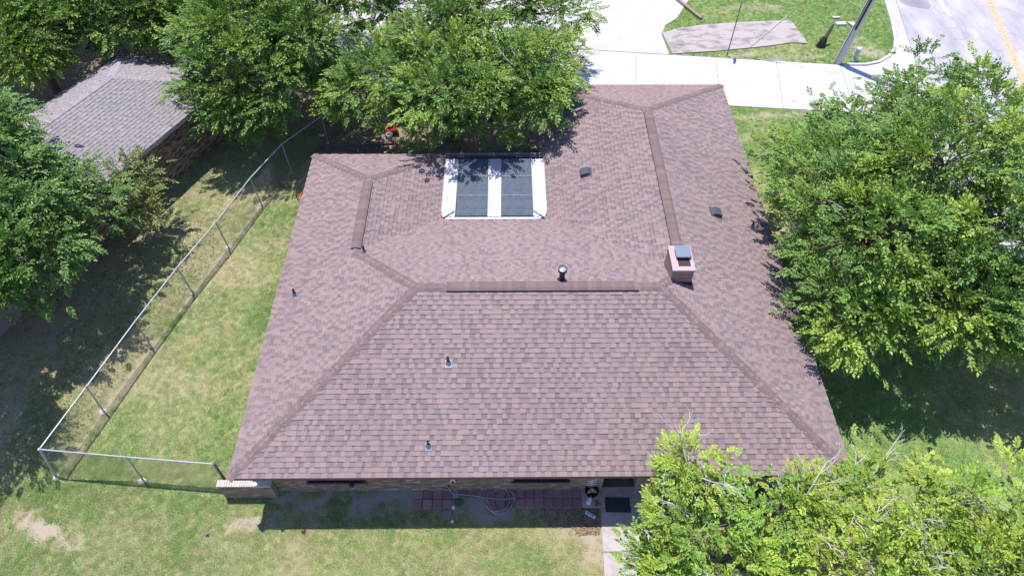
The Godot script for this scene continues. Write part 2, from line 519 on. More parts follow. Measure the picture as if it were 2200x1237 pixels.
# One tab of an asphalt shingle: its lower edge stands proud of the course below.
func tab_shape(mb: MB, poly: PackedVector2Array, v0: float, e: float, t: float, o: Vector3, u: Vector3, v: Vector3, n: Vector3, col: Color) -> void:
	var top: Array[Vector3] = []; var low: Array[Vector3] = []
	if Geometry2D.is_polygon_clockwise(poly): poly.reverse()
	for p in poly:
		var h := t * (1.0 - 0.85 * clampf((p.y - v0) / e, 0, 1)) + 0.001
		var base := o + u * p.x + v * p.y
		top.append(base + n * h); low.append(base - n * 0.002)
	for i in range(1, top.size() - 1):
		mb.tri(top[0], top[i], top[i + 1], col)
	for i in top.size():
		var j := (i + 1) % top.size()
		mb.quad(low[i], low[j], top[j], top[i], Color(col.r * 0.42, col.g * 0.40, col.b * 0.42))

func roof_face(pts: Array, eave_dir: Vector3, roof: Node, stuff: MB, single_rows: int, teeth: Array, gaps: Array, contrast: float) -> void:
	# pts: the face's corners, the first two on the eave
	var o: Vector3 = pts[0]
	var n: Vector3 = Vector3.ZERO
	for i in range(1, pts.size() - 1): n += (pts[i] - o).cross(pts[i + 1] - o)
	n = n.normalized()
	if n.y < 0: n = -n
	var u := eave_dir.normalized()
	var v := n.cross(u).normalized()
	if v.y < 0: v = -v
	if u.cross(v).dot(n) < 0: u = -u
	var face := PackedVector2Array()
	var lo := Vector2(1e9, 1e9); var hi := Vector2(-1e9, -1e9)
	for p in pts:
		var d: Vector3 = p - o
		var q := Vector2(d.dot(u), d.dot(v))
		face.append(q); lo = lo.min(q); hi = hi.max(q)
	var k := 0
	var drift := rr(0, 10)
	while lo.y + k * EXPO < hi.y:
		var v0 := lo.y + k * EXPO
		var x := lo.x - rr(0.0, 0.3)
		var tooth := rng.randf() < 0.5
		while x < hi.x:
			var wd := rr(0.10, 0.19) if tooth else rr(0.08, 0.18)
			var rect := PackedVector2Array([Vector2(x, v0), Vector2(x + wd, v0), Vector2(x + wd, v0 + EXPO), Vector2(x, v0 + EXPO)])
			var tone := 1.0 + 0.09 * n_lawn.get_noise_2d(x * 1.4 + drift * 50, v0 * 0.7) + 0.05 * n_lawn.get_noise_2d(x * 9, v0 * 1.2 + drift * 30)
			var col: Color = teeth[rng.randi() % teeth.size()] if tooth else gaps[rng.randi() % gaps.size()]
			col = jitter(col, 0.05) * tone
			var pieces := Geometry2D.intersect_polygons(rect, face)
			for pc in pieces:
				var single: bool = k < single_rows and roof.get_meta("singles", 0) < 300
				var mb := MB.new() if single else stuff
				if tooth:
					tab_shape(mb, pc, v0, EXPO, 0.019, o, u, v, n, col)
				else:
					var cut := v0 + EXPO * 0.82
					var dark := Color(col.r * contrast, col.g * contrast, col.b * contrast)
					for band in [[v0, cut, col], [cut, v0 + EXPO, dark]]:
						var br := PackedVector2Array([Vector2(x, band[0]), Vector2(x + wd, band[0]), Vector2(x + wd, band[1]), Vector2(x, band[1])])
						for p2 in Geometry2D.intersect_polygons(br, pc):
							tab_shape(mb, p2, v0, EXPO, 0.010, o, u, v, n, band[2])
				if single and mb.v.size():
					obj("shingle", mb, mats["shingle"], roof)
					roof.set_meta("singles", roof.get_meta("singles", 0) + 1)
			x += wd
			tooth = not tooth
			if rng.randf() < 0.22: tooth = not tooth
		k += 1

func cap_row(p0: Vector3, p1: Vector3, n1: Vector3, n2: Vector3, lift: float, roof: Node, tones: Array, single := true, half := 0.162) -> void:
	# overlapping caps from the low end to the high end
	var d := (p1 - p0).normalized()
	var s1 := n1.cross(d).normalized(); var s2 := n2.cross(d).normalized()
	if s1.dot(n2) > 0: s1 = -s1
	if s1.y > 0 and absf(d.y) < 0.01: s1 = -s1
	s2 = -s2 if s2.dot(s1) > 0 else s2
	var total := p0.distance_to(p1)
	var count := int(ceil(total / 0.142))
	var joined := MB.new()
	for i in count:
		var mb := MB.new() if single else joined
		var a := p0 + d * (i * total / count); var b := p0 + d * minf((i + 1) * total / count + 0.03, total)
		var col: Color = jitter(tones[rng.randi() % tones.size()], 0.08)
		var sec := []
		for e in [[a, lift + 0.017], [b, lift + 0.009]]:
			var at: Vector3 = e[0]; var h: float = e[1]
			var up := (n1 + n2).normalized() * h
			sec.append([at + s1 * half + n1 * h, at + s1 * half * 0.35 + n1 * (h + 0.008), at + s2 * half * 0.35 + n2 * (h + 0.008), at + s2 * half + n2 * h, at + s1 * half + n1 * (lift * 0.6), at + s2 * half + n2 * (lift * 0.6), at])
		for j in 3:
			var q0: Vector3 = sec[0][j]; var q1: Vector3 = sec[0][j + 1]; var q2: Vector3 = sec[1][j + 1]; var q3: Vector3 = sec[1][j]
			if (q1 - q0).cross(q3 - q0).y > 0: mb.quad(q0, q1, q2, q3, col)
			else: mb.quad(q1, q0, q3, q2, col)
		for e in 2:
			var s: Array = sec[e]
			mb.quad(s[0], s[4], s[6], s[1], col); mb.quad(s[1], s[6], s[2], s[1], col); mb.quad(s[2], s[6], s[5], s[3], col)
		mb.quad(sec[0][0], sec[1][0], sec[1][4], sec[0][4], col)
		mb.quad(sec[0][3], sec[0][5], sec[1][5], sec[1][3], col)
		if single: obj("ridge_cap", mb, mats["shingle"], roof)
	if not single:
		obj("ridge_cap", joined, mats["shingle"], roof)

func RP(x: float, d: float, h: float) -> Vector3:
	return Vector3(x, EAVE + h, -d)

# ---------------------------------------------------------------- house
func build_house() -> void:
	var grit := noise_tex("grit", 0.16, 4, 0.80, 1.14, 512, 0.8)
	var shingle := mat("shingle", Color.WHITE, 0.92, 0.0, grit, Vector3(0.9, 0.9, 0.9))
	var house := thing("brick_house", "single storey brick house under a wide brown shingled hip roof", "house")
	# walls
	var foot := pv([0.65, -0.65, 10.6, -0.65, 10.6, -1.0, 11.62, -1.0, 11.62, -0.65, W - 0.65, -0.65, W - 0.65, -L2 + 0.6, W - 2 * B + 0.6, -L2 + 0.6, W - 2 * B + 0.6, -2 * R + 0.6, 2 * A - 0.6, -2 * R + 0.6, 2 * A - 0.6, -L1 + 0.6, 0.65, -L1 + 0.6])
	var mw := MB.new()
	mw.prism(foot, 0.0, 2.36, Color(0.26, 0.235, 0.20))
	obj("wall", mw, mat("mortar", Color.WHITE, 0.95, 0.0, tex["grit"], Vector3(1.2, 1.2, 1.2)), house)
	var bricks := MB.new()
	var tones := [Color(0.30, 0.215, 0.14), Color(0.24, 0.165, 0.11), Color(0.35, 0.27, 0.185), Color(0.21, 0.165, 0.13), Color(0.28, 0.225, 0.165)]
	brick_face(bricks, Vector3(0.65, 0.0, -0.65), Vector3(1, 0, 0), W - 1.3, 2.3, tones, [[1.68 - 0.65, 3.44 - 0.65, 0.70, 2.3], [7.84 - 0.65, 9.56 - 0.65, 0.69, 2.3], [10.58 - 0.65, 11.64 - 0.65, 0.0, 2.3]], [10.12 - 0.65, 10.42 - 0.65, 0.1, 0.85])
	var bo := obj("bricks", bricks, mat("brick", Color.WHITE, 0.9, 0.0, tex["grit"], Vector3(1.6, 1.6, 1.6)), house)
	bo.set_meta("kind", "stuff")
	# windows
	for wx in [[1.70, 3.42, 0.735], [7.86, 9.54, 0.713]]:
		var fr := MB.new(); var dark := Color(0.022, 0.02, 0.02)
		var x0: float = wx[0]; var x1: float = wx[1]; var y0: float = wx[2]; var y1 := 2.05
		for bx in [[x0 + 0.03, 0.06], [x1 - 0.03, 0.06], [(x0 + x1) / 2, 0.05]]:
			fr.box(Vector3(bx[0], (y0 + y1) / 2, -0.63), Vector3(bx[1], y1 - y0, 0.07), dark)
		for by in [y0 + 0.025, (y0 + y1) / 2, y1 - 0.025]:
			fr.box(Vector3((x0 + x1) / 2, by, -0.632), Vector3(x1 - x0 - 0.002, 0.05, 0.07), dark)
		var win := obj("window", fr, mat("bronze_frame", Color.WHITE, 0.5, 0.2), house)
		for s in 2:
			var pn := MB.new()
			pn.box(Vector3(x0 + (x1 - x0) * (0.25 + 0.5 * s), (y0 + y1) / 2, -0.645), Vector3((x1 - x0) / 2 - 0.05, y1 - y0 - 0.05, 0.008), Color(0.03, 0.035, 0.04))
			obj("pane", pn, mat("dark_glass", Color.WHITE, 0.06), win)
		var sl := MB.new()
		sl.box(Vector3((x0 + x1) / 2, y0 - 0.045, -0.622), Vector3(x1 - x0 + 0.1, 0.06, 0.1), Color(0.17, 0.13, 0.10))
		obj("sill", sl, mats["brick"], win)
	# door in its recess
	var md := MB.new()
	md.box(Vector3(11.11, 1.08, -0.975), Vector3(0.92, 2.06, 0.05), Color(0.06, 0.05, 0.045))
	for s in [[-0.2, 1.5], [0.2, 1.5], [-0.2, 0.55], [0.2, 0.55]]:
		md.box(Vector3(11.11 + s[0], s[1], -0.945), Vector3(0.28, 0.7, 0.02), Color(0.075, 0.06, 0.055))
	var door := obj("door", md, mat("door_paint", Color.WHITE, 0.5), house)
	var mh := MB.new()
	mh.lathe(Vector3(11.48, 1.02, -0.93), [Vector2(0.0, -0.03), Vector2(0.03, -0.02), Vector2(0.03, 0.02), Vector2(0.0, 0.03)], 10, Color(0.5, 0.42, 0.25))
	obj("handle", mh, mat("brass", Color.WHITE, 0.35, 0.9), door)
	var dst := MB.new()
	dst.box(Vector3(11.11, 0.075, -0.84), Vector3(1.0, 0.03, 0.3), Color(0.10, 0.095, 0.09))
	obj("threshold", dst, mats["walk_concrete"], door)
	# soffit and fascia
	var eave := pv([0, 0, W, 0, W, -L2, W - 2 * B, -L2, W - 2 * B, -2 * R, 2 * A, -2 * R, 2 * A, -L1, 0, -L1])
	var ms := MB.new()
	ms.prism(shrink(eave, 0.03), 2.362, 2.385, Color(0.36, 0.30, 0.26))
	obj("soffit", ms, mat("soffit_paint", Color.WHITE, 0.8), house)
	var mf := MB.new()
	for i in eave.size():
		var a := eave[i]; var b := eave[(i + 1) % eave.size()]
		var d := (b - a).normalized(); var inn := Vector2(-d.y, d.x) * 0.012
		if not Geometry2D.is_point_in_polygon((a + b) / 2 + inn * 4, eave): inn = -inn
		var c := (a + b) / 2 + inn * 1.3
		mf.box(Vector3(c.x, 2.42, c.y), Vector3(a.distance_to(b) - 0.006, 0.135, 0.022), Color(0.13, 0.075, 0.065), Basis(Vector3.UP, -d.angle()))
	obj("fascia", mf, mat("fascia_paint", Color.WHITE, 0.7), house)
	# roof: the deck first, shingles on it
	var rh := R * M
	var faces := [
		[[RP(0, 0, 0), RP(W, 0, 0), RP(W - R, R, rh), RP(R, R, rh)], Vector3(1, 0, 0), 4],
		[[RP(0, L1, 0), RP(0, 0, 0), RP(R, R, rh), RP(A, 2 * R - A, A * M), RP(A, L1 - A, A * M)], Vector3(0, 0, 1), 0],
		[[RP(2 * A, L1, 0), RP(0, L1, 0), RP(A, L1 - A, A * M)], Vector3(-1, 0, 0), 0],
		[[RP(2 * A, 2 * R, 0), RP(2 * A, L1, 0), RP(A, L1 - A, A * M), RP(A, 2 * R - A, A * M)], Vector3(0, 0, -1), 0],
		[[RP(W - 2 * B, 2 * R, 0), RP(2 * A, 2 * R, 0), RP(A, 2 * R - A, A * M), RP(R, R, rh), RP(W - R, R, rh), RP(W - B, 2 * R - B, B * M)], Vector3(-1, 0, 0), 0],
		[[RP(W - 2 * B, L2, 0), RP(W - 2 * B, 2 * R, 0), RP(W - B, 2 * R - B, B * M), RP(W - B, L2 - B, B * M)], Vector3(0, 0, 1), 0],
		[[RP(W, L2, 0), RP(W - 2 * B, L2, 0), RP(W - B, L2 - B, B * M)], Vector3(-1, 0, 0), 0],
		[[RP(W, 0, 0), RP(W, L2, 0), RP(W - B, L2 - B, B * M), RP(W - B, 2 * R - B, B * M), RP(W - R, R, rh)], Vector3(0, 0, -1), 0]]
	var deck := MB.new()
	for f in faces: deck_face(deck, f[0], Color(0.14, 0.11, 0.125))
	var roof := obj("roof", deck, shingle, house)
	var stuff := MB.new()
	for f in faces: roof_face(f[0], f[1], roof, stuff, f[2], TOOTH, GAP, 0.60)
	roof.remove_meta("singles")
	var so := obj("shingles", stuff, shingle, roof)
	so.set_meta("kind", "stuff")
	# hips and ridges
	var nf := Vector3(0, 1, M).normalized(); var nb := Vector3(0, 1, -M).normalized()
	var nl := Vector3(-M, 1, 0).normalized(); var nr := Vector3(M, 1, 0).normalized()
	var caps := [Color(0.168, 0.122, 0.117), Color(0.160, 0.118, 0.115), Color(0.192, 0.135, 0.124), Color(0.165, 0.121, 0.117), Color(0.152, 0.113, 0.113), Color(0.163, 0.120, 0.117)]
	var ra := A * M; var rb := B * M
	cap_row(RP(0, 0, 0), RP(R, R, rh), nf, nl, 0.0, roof, caps)
	cap_row(RP(W, 0, 0), RP(W - R, R, rh), nf, nr, 0.0, roof, caps)
	cap_row(RP(R, R, rh), RP(5.85, R, rh), nf, nb, 0.006, roof, caps)
	cap_row(RP(5.9, R, rh), RP(11.62, R, rh), nf, nb, 0.055, roof, caps)
	cap_row(RP(W - R, R, rh), RP(11.65, R, rh), nf, nb, 0.006, roof, caps)
	cap_row(RP(A, 2 * R - A, ra), RP(R, R, rh), nb, nl, 0.002, roof, caps)
	cap_row(RP(A, 10.65, ra), RP(A, 7.42, ra), nl, nr, 0.05, roof, caps)
	cap_row(RP(0, L1, 0), RP(A, L1 - A, ra), nb, nl, 0.0, roof, caps)
	cap_row(RP(2 * A, L1, 0), RP(A, L1 - A, ra), nb, nr, 0.0, roof, caps)
	cap_row(RP(W - B, 2 * R - B, rb), RP(W - R, R, rh), nb, nr, 0.002, roof, caps)
	cap_row(RP(W - B, 13.85, rb), RP(W - B, 6.4, rb), nl, nr, 0.05, roof, caps)
	cap_row(RP(W, L2, 0), RP(W - B, L2 - B, rb), nb, nr, 0.0, roof, caps)
	cap_row(RP(W - 2 * B, L2, 0), RP(W - B, L2 - B, rb), nb, nl, 0.0, roof, caps)
	# vents under the ridge caps
	var black := mat("black_plastic", Color.WHITE, 0.75)
	for rv in [[Vector3(5.92, EAVE + rh, -R), Vector3(11.6, EAVE + rh, -R)], [Vector3(A, EAVE + ra, -7.44), Vector3(A, EAVE + ra, -10.63)], [Vector3(W - B, EAVE + rb, -6.4), Vector3(W - B, EAVE + rb, -13.83)]]:
		var a: Vector3 = rv[0]; var b: Vector3 = rv[1]
		var d := (b - a).normalized(); var s := d.cross(Vector3.UP).normalized()
		var mv := MB.new(); var ink := Color(0.012, 0.012, 0.013)
		for g in [-1.0, 1.0]:
			var w: Vector3 = (s * g - Vector3.UP * M).normalized()
			var up: Vector3 = (Vector3.UP + s * g * M).normalized()
			var p := [a + up * 0.002, a + w * 0.176 + up * 0.002, a + w * 0.176 + up * 0.042, a + up * 0.042]
			var q := [b + up * 0.002, b + w * 0.176 + up * 0.002, b + w * 0.176 + up * 0.042, b + up * 0.042]
			for i in 4:
				var j := (i + 1) % 4
				mv.quad(p[i], p[j], q[j], q[i], ink)
			mv.quad(p[0], p[3], p[2], p[1], ink); mv.quad(q[0], q[1], q[2], q[3], ink)
		obj("ridge_vent", mv, black, roof)
	build_chimney(house)
	build_roof_fittings(house)
	build_patio_cover(house)
	build_garden_wall(tones)

func deck_face(mb: MB, pts: Array, col: Color) -> void:
	var flat := PackedVector2Array()
	for p in pts: flat.append(Vector2(p.x, p.z))
	var ids := Geometry2D.triangulate_polygon(flat)
	for i in range(0, ids.size(), 3):
		var a: Vector3 = pts[ids[i]]; var b: Vector3 = pts[ids[i + 1]]; var c: Vector3 = pts[ids[i + 2]]
		if (b - a).cross(c - a).y < 0:
			var t := b; b = c; c = t
		var dn := Vector3(0, -0.006, 0)
		mb.tri(a + dn, b + dn, c + dn, col)

func brick_face(mb: MB, o: Vector3, along: Vector3, length: float, height: float, tones: Array, holes: Array, painted: Array) -> void:
	var out := along.cross(Vector3.UP)
	var y := 0.0; var row := 0
	while y + 0.067 <= height:
		var x := -0.105 if row % 2 else 0.0
		while x < length:
			var x0 := maxf(x + 0.005, 0.002); var x1 := minf(x + 0.205, length - 0.002)
			var skip := x1 - x0 < 0.03
			for h in holes:
				if x1 > h[0] and x0 < h[1] and y + 0.067 > h[2] and y < h[3]: skip = true
			if not skip:
				var col: Color = jitter(tones[rng.randi() % tones.size()], 0.18)
				if painted.size() and x0 > painted[0] - rr(0, 0.15) and x1 < painted[1] + rr(0, 0.15) and y > painted[2] and y < painted[3]: col = Color(0.50, 0.52, 0.55)
				elif rng.randf() < 0.012: col = Color(0.5, 0.47, 0.42)
				var d := rr(0.008, 0.013)
				var p0 := o + along * x0 + Vector3(0, y + 0.005, 0); var p1 := o + along * x1 + Vector3(0, y + 0.005, 0)
				var up := Vector3(0, 0.062, 0); var f := out * d
				mb.quad(p0 + f, p1 + f, p1 + f + up, p0 + f + up, col)
				mb.quad(p0 + up + f, p1 + up + f, p1 + up, p0 + up, col)
				mb.quad(p0, p1, p1 + f, p0 + f, col)
				mb.quad(p0, p0 + f, p0 + f + up, p0 + up, col)
				mb.quad(p1 + f, p1, p1 + up, p1 + up + f, col)
			x += 0.21
		y += 0.077; row += 1

func build_chimney(house: Node) -> void:
	var ch := MB.new()
	var c := Vector3(12.97, 4.4, -5.82)
	ch.box(Vector3(c.x, 4.3, c.z), Vector3(0.64, 1.24, 0.94), Color(0.25, 0.16, 0.152))
	# siding boards on its faces
	for i in 6:
		var y := 3.95 + i * 0.155
		ch.box(Vector3(c.x, y, c.z), Vector3(0.655, 0.012, 0.955), Color(0.19, 0.125, 0.12))
	var o := obj("chimney", ch, mat("chimney_siding", Color.WHITE, 0.7), house)
	var tp := MB.new(); var pink := Color(0.42, 0.30, 0.305)
	# a metal top pan with an opening
	var y := 4.935
	tp.box(Vector3(c.x - 0.24, y, c.z), Vector3(0.2, 0.05, 0.99), pink); tp.box(Vector3(c.x + 0.285, y, c.z), Vector3(0.11, 0.05, 0.99), pink)
	tp.box(Vector3(c.x + 0.045, y, c.z + 0.415), Vector3(0.37, 0.05, 0.16), pink); tp.box(Vector3(c.x + 0.045, y, c.z - 0.42), Vector3(0.37, 0.05, 0.15), pink)
	obj("chimney_cap", tp, mat("chimney_metal", Color.WHITE, 0.45), o)
	var fl := MB.new()
	fl.box(Vector3(c.x + 0.045, 4.925, c.z), Vector3(0.372, 0.012, 0.67), Color(0.05, 0.03, 0.028))
	obj("flue_opening", fl, mat("soot", Color.WHITE, 0.9), o)
	var lid := MB.new()
	lid.box(Vector3(c.x + 0.05, 5.06, c.z - 0.16), Vector3(0.46, 0.018, 0.44), Color(0.20, 0.25, 0.31), Basis(Vector3.RIGHT, 0.06))
	lid.box(Vector3(c.x + 0.05, 5.045, c.z + 0.05), Vector3(0.46, 0.035, 0.012), Color(0.13, 0.16, 0.2))
	for s in [-1, 1]:
		lid.box(Vector3(c.x + 0.05 + s * 0.2, 5.0, c.z - 0.16), Vector3(0.02, 0.12, 0.4), Color(0.10, 0.12, 0.15))
	obj("flue_hood", lid, mat("slate_metal", Color.WHITE, 0.3, 0.35), o)
	var fb := MB.new()
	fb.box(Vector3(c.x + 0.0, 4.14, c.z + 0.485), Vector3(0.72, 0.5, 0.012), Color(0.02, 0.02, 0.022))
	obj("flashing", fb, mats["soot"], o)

func build_roof_fittings(house: Node) -> void:
	var lead := mat("galvanised", Color.WHITE, 0.38, 0.55)
	var pipe := mat("dark_pipe", Color.WHITE, 0.45)
	# plumbing vents: position, slope normal, pipe height
	var nf := Vector3(0, 1, M).normalized(); var nl := Vector3(-M, 1, 0).normalized(); var nr := Vector3(M, 1, 0).normalized(); var nb := Vector3(0, 1, -M).normalized()
	for pvn in [[Vector3(6.01, 3.76, -2.90), nf, 0.30], [Vector3(5.50, 2.84, -0.78), nf, 0.28], [Vector3(0.77, 2.834, -6.13), nl, 0.30], [Vector3(3.04, 3.70, -7.20), nb, 0.30], [Vector3(16.43, 2.86, -9.09), nr, 0.26]]:
		var at: Vector3 = pvn[0]; var n: Vector3 = pvn[1]
		var d := (Vector3.DOWN - n * Vector3.DOWN.dot(n)).normalized()
		var b := Basis(d.cross(n), n, -d)
		var fm := MB.new()
		fm.box(at + n * 0.02 + d * 0.03, Vector3(0.20, 0.012, 0.24), Color(0.26, 0.30, 0.37), b, 0.004)
		fm.lathe(at + n * 0.024 - Vector3(0, 0.03, 0), [Vector2(0.095, 0.0), Vector2(0.075, 0.05), Vector2(0.052, 0.13), Vector2(0.044, 0.14)], 16, Color(0.25, 0.28, 0.34))
		var o := obj("vent_flashing", fm, lead, house)
		var pm := MB.new()
		pm.lathe(at, [Vector2(0.038, -0.02), Vector2(0.038, pvn[2]), Vector2(0.030, pvn[2]), Vector2(0.030, pvn[2] - 0.1), Vector2(0.0, pvn[2] - 0.1)], 14, Color(0.025, 0.027, 0.032))
		obj("vent_pipe", pm, pipe, o)
	# box vents with sloping hoods
	for bv in [[Vector3(10.67, 3.222, -11.56), Vector3(-M, 1, 0).normalized()], [Vector3(14.99, 3.49, -9.17), nr]]:
		var at: Vector3 = bv[0]; var n: Vector3 = bv[1]
		var d := (Vector3.DOWN - n * Vector3.DOWN.dot(n)).normalized(); var s := d.cross(n)
		var mb := MB.new(); var col := Color(0.075, 0.082, 0.10)
		var q := func(x: float, y: float, z: float) -> Vector3: return at + s * x + n * y + d * z
		mb.box(at + n * 0.018, Vector3(0.46, 0.01, 0.46), Color(0.09, 0.095, 0.11), Basis(s, n, -d))
		var pr := [Vector2(-0.19, 0.02), Vector2(-0.10, 0.13), Vector2(0.15, 0.15), Vector2(0.18, 0.12), Vector2(0.18, 0.02)]
		for i in pr.size() - 1:
			mb.quad(q.call(-0.17, pr[i].y, pr[i].x), q.call(0.17, pr[i].y, pr[i].x), q.call(0.17, pr[i + 1].y, pr[i + 1].x), q.call(-0.17, pr[i + 1].y, pr[i + 1].x), col)
		for e in [-0.17, 0.17]:
			for i in range(1, pr.size() - 1):
				mb.tri(q.call(e, pr[0].y, pr[0].x), q.call(e, pr[i].y, pr[i].x), q.call(e, pr[i + 1].y, pr[i + 1].x), col)
		obj("box_vent", mb, mat("vent_paint", Color.WHITE, 0.4, 0.2), house)
	# the tall flue with its cap
	var fm := MB.new(); var at := Vector3(9.35, 4.5, -5.30)
	fm.lathe(at, [Vector2(0.17, 0.02), Vector2(0.11, 0.06), Vector2(0.085, 0.08), Vector2(0.085, 0.48)], 20, Color(0.022, 0.024, 0.03))
	var fo := obj("flue_pipe", fm, pipe, house)
	var cm := MB.new()
	cm.lathe(at, [Vector2(0.085, 0.47), Vector2(0.135, 0.49), Vector2(0.135, 0.60), Vector2(0.12, 0.605), Vector2(0.12, 0.57)], 22, Color(0.03, 0.033, 0.04))
	obj("flue_collar", cm, pipe, fo)
	var kc := MB.new()
	kc.lathe(at, [Vector2(0.12, 0.575), Vector2(0.0, 0.63)], 18, Color(0.62, 0.66, 0.72))
	obj("flue_cone", kc, mat("bright_metal", Color.WHITE, 0.3, 0.8), fo)

func build_patio_cover(house: Node) -> void:
	# ribbed white pans and two corrugated bays that close the court between the wings
	var zf := -9.77; var zb := -13.12
	var y := func(z: float) -> float: return 2.665 + (z - zf) / (zb - zf) * -0.09
	var white := mat("white_metal", Color.WHITE, 0.45, 0.0, noise_tex("dirt", 0.02, 5, 0.9, 1.02, 256, 0.6), Vector3(0.6, 0.6, 0.6))
	var wc := Color(0.52, 0.52, 0.56)
	var rim := MB.new()
	# front rim with cut corners, and side rims
	rim.prism(pv([5.46, zf + 0.02, 8.90, zf + 0.02, 9.18, zf - 0.27, 9.18, zf - 0.30, 8.66, zf - 0.085, 5.84, zf - 0.085, 5.30, zf - 0.30, 5.30, zf - 0.27]), 2.60, 2.645, wc)
	rim.box(Vector3(7.24, 2.53, (zf + zb) / 2), Vector3(3.6, 0.03, -zb + zf - 0.5), Color(0.3, 0.3, 0.32))
	var cover := obj("patio_cover", rim, white, house)
	for pan in [[5.30, 5.82, 3], [7.0, 7.50, 4], [8.68, 9.18, 3]]:
		var mp := MB.new()
		var x0: float = pan[0]; var x1: float = pan[1]; var ribs: int = pan[2]
		var front := zf - 0.09
		var prof: Array[Vector2] = []
		var wd := (x1 - x0) / ribs
		for i in ribs:
			var q := x0 + i * wd
			for s in [Vector2(0, 0.028), Vector2(0.016, 0.028), Vector2(0.03, 0.0), Vector2(wd - 0.03, 0.0), Vector2(wd - 0.016, 0.028)]: prof.append(Vector2(q + s.x, s.y))
		prof.append(Vector2(x1, 0.028))
		for i in prof.size() - 1:
			var a := prof[i]; var b := prof[i + 1]
			var fa := front; var fb := front
			if x0 < 6: fa = minf(front, zf - 0.02 - (5.72 - a.x) * 0.75); fb = minf(front, zf - 0.02 - (5.72 - b.x) * 0.75)
			if x0 > 8: fa = minf(front, zf - 0.02 - (a.x - 8.76) * 0.75); fb = minf(front, zf - 0.02 - (b.x - 8.76) * 0.75)
			mp.quad(Vector3(a.x, y.call(fa) + a.y, fa), Vector3(b.x, y.call(fb) + b.y, fb), Vector3(b.x, y.call(zb) + b.y, zb), Vector3(a.x, y.call(zb) + a.y, zb), wc)
			mp.quad(Vector3(a.x, y.call(fa) - 0.02, fa), Vector3(b.x, y.call(fb) - 0.02, fb), Vector3(b.x, y.call(fb) + b.y, fb), Vector3(a.x, y.call(fa) + a.y, fa), wc)
		obj("ribbed_pan", mp, white, cover)
	var cg := mat("corrugated_plastic", Color.WHITE, 0.35, 0.0, noise_tex("dust", 0.02, 5, 0.75, 1.15, 256, 0.65), Vector3(0.8, 0.8, 0.8))
	for bay in [[5.85, 6.985], [7.515, 8.665]]:
		var x0: float = bay[0]; var x1: float = bay[1]
		for seg in 3:   # three lapped sheets
			var za: float = lerpf(zf - 0.10, zb, seg / 3.0); var zc: float = lerpf(zf - 0.10, zb, (seg + 1) / 3.0) - (0.06 if seg < 2 else 0.0)
			var mb := MB.new()
			var steps := 76
			for i in steps:
				var a := x0 + (x1 - x0) * i / steps; var b := x0 + (x1 - x0) * (i + 1) / steps
				var ha := 0.014 * sin(i * TAU / 4.0) + 0.028 - seg * 0.006; var hb := 0.014 * sin((i + 1) * TAU / 4.0) + 0.028 - seg * 0.006
				var col := Color(0.125, 0.155, 0.19)
				mb.quad(Vector3(a, y.call(za) + ha, za), Vector3(b, y.call(za) + hb, za), Vector3(b, y.call(zc) + hb, zc), Vector3(a, y.call(zc) + ha, zc), col)
			obj("corrugated_sheet", mb, cg, cover)
			if seg < 2:
				var mb2 := MB.new()
				for i in 12:
					mb2.box(Vector3(x0 + (x1 - x0) * (i + 0.5) / 12, y.call(zc) + 0.04, zc + 0.04), Vector3(0.05, 0.004, 0.03), Color(0.35, 0.38, 0.43))
				obj("lap_fasteners", mb2, mats["galvanised"], cover)
	# corner flashings folded over the valleys
	for g in [-1.0, 1.0]:
		var mb := MB.new()
		var cx: float = 7.24 + g * 1.66
		mb.box(Vector3(cx, 2.715, zf - 0.20), Vector3(0.52, 0.05, 0.07), wc, Basis(Vector3.UP, g * -0.72))
		obj("corner_flashing", mb, white, cover)
	var gm := MB.new(); var gc := Color(0.07, 0.08, 0.11)
	var gy := 2.56
	gm.box(Vector3(7.22, gy - 0.05, zb - 0.19), Vector3(3.86, 0.012, 0.2), gc)
	gm.box(Vector3(7.22, gy, zb - 0.295), Vector3(3.9, 0.13, 0.02), Color(0.30, 0.31, 0.34))
	gm.box(Vector3(7.22, gy + 0.005, zb - 0.085), Vector3(3.86, 0.12, 0.014), gc)
	for i in 5:
		gm.box(Vector3(5.6 + i * 0.81, gy + 0.062, zb - 0.19), Vector3(0.03, 0.008, 0.2), Color(0.25, 0.27, 0.3))
	obj("gutter", gm, mats["slate_metal"], cover)

func build_garden_wall(tones: Array) -> void:
	var t := thing("brick_wing_wall", "low brick wall jutting left from the front corner of the brown-roofed house", "wall")
	var mb := MB.new()
	mb.box(Vector3(-0.16, 0.42, -0.54), Vector3(1.58, 0.84, 0.18), Color(0.3, 0.27, 0.23))
	obj("mortar_core", mb, mats["mortar"], t)
	var bf := MB.new()
	brick_face(bf, Vector3(-0.95, 0, -0.45), Vector3(1, 0, 0), 1.6, 0.84, tones, [], [])
	brick_face(bf, Vector3(-0.95, 0, -0.63), Vector3(0, 0, 1), 0.18, 0.84, tones, [], [])
	obj("bricks", bf, mats["brick"], t).set_meta("kind", "stuff")
	for i in 21:
		var cb := MB.new()
		cb.box(Vector3(-0.93 + i * 0.0765, 0.875, -0.54), Vector3(0.068, 0.065, 0.21), jitter(Color(0.52, 0.45, 0.40), 0.12))
		obj("cap_brick", cb, mats["brick"], t)

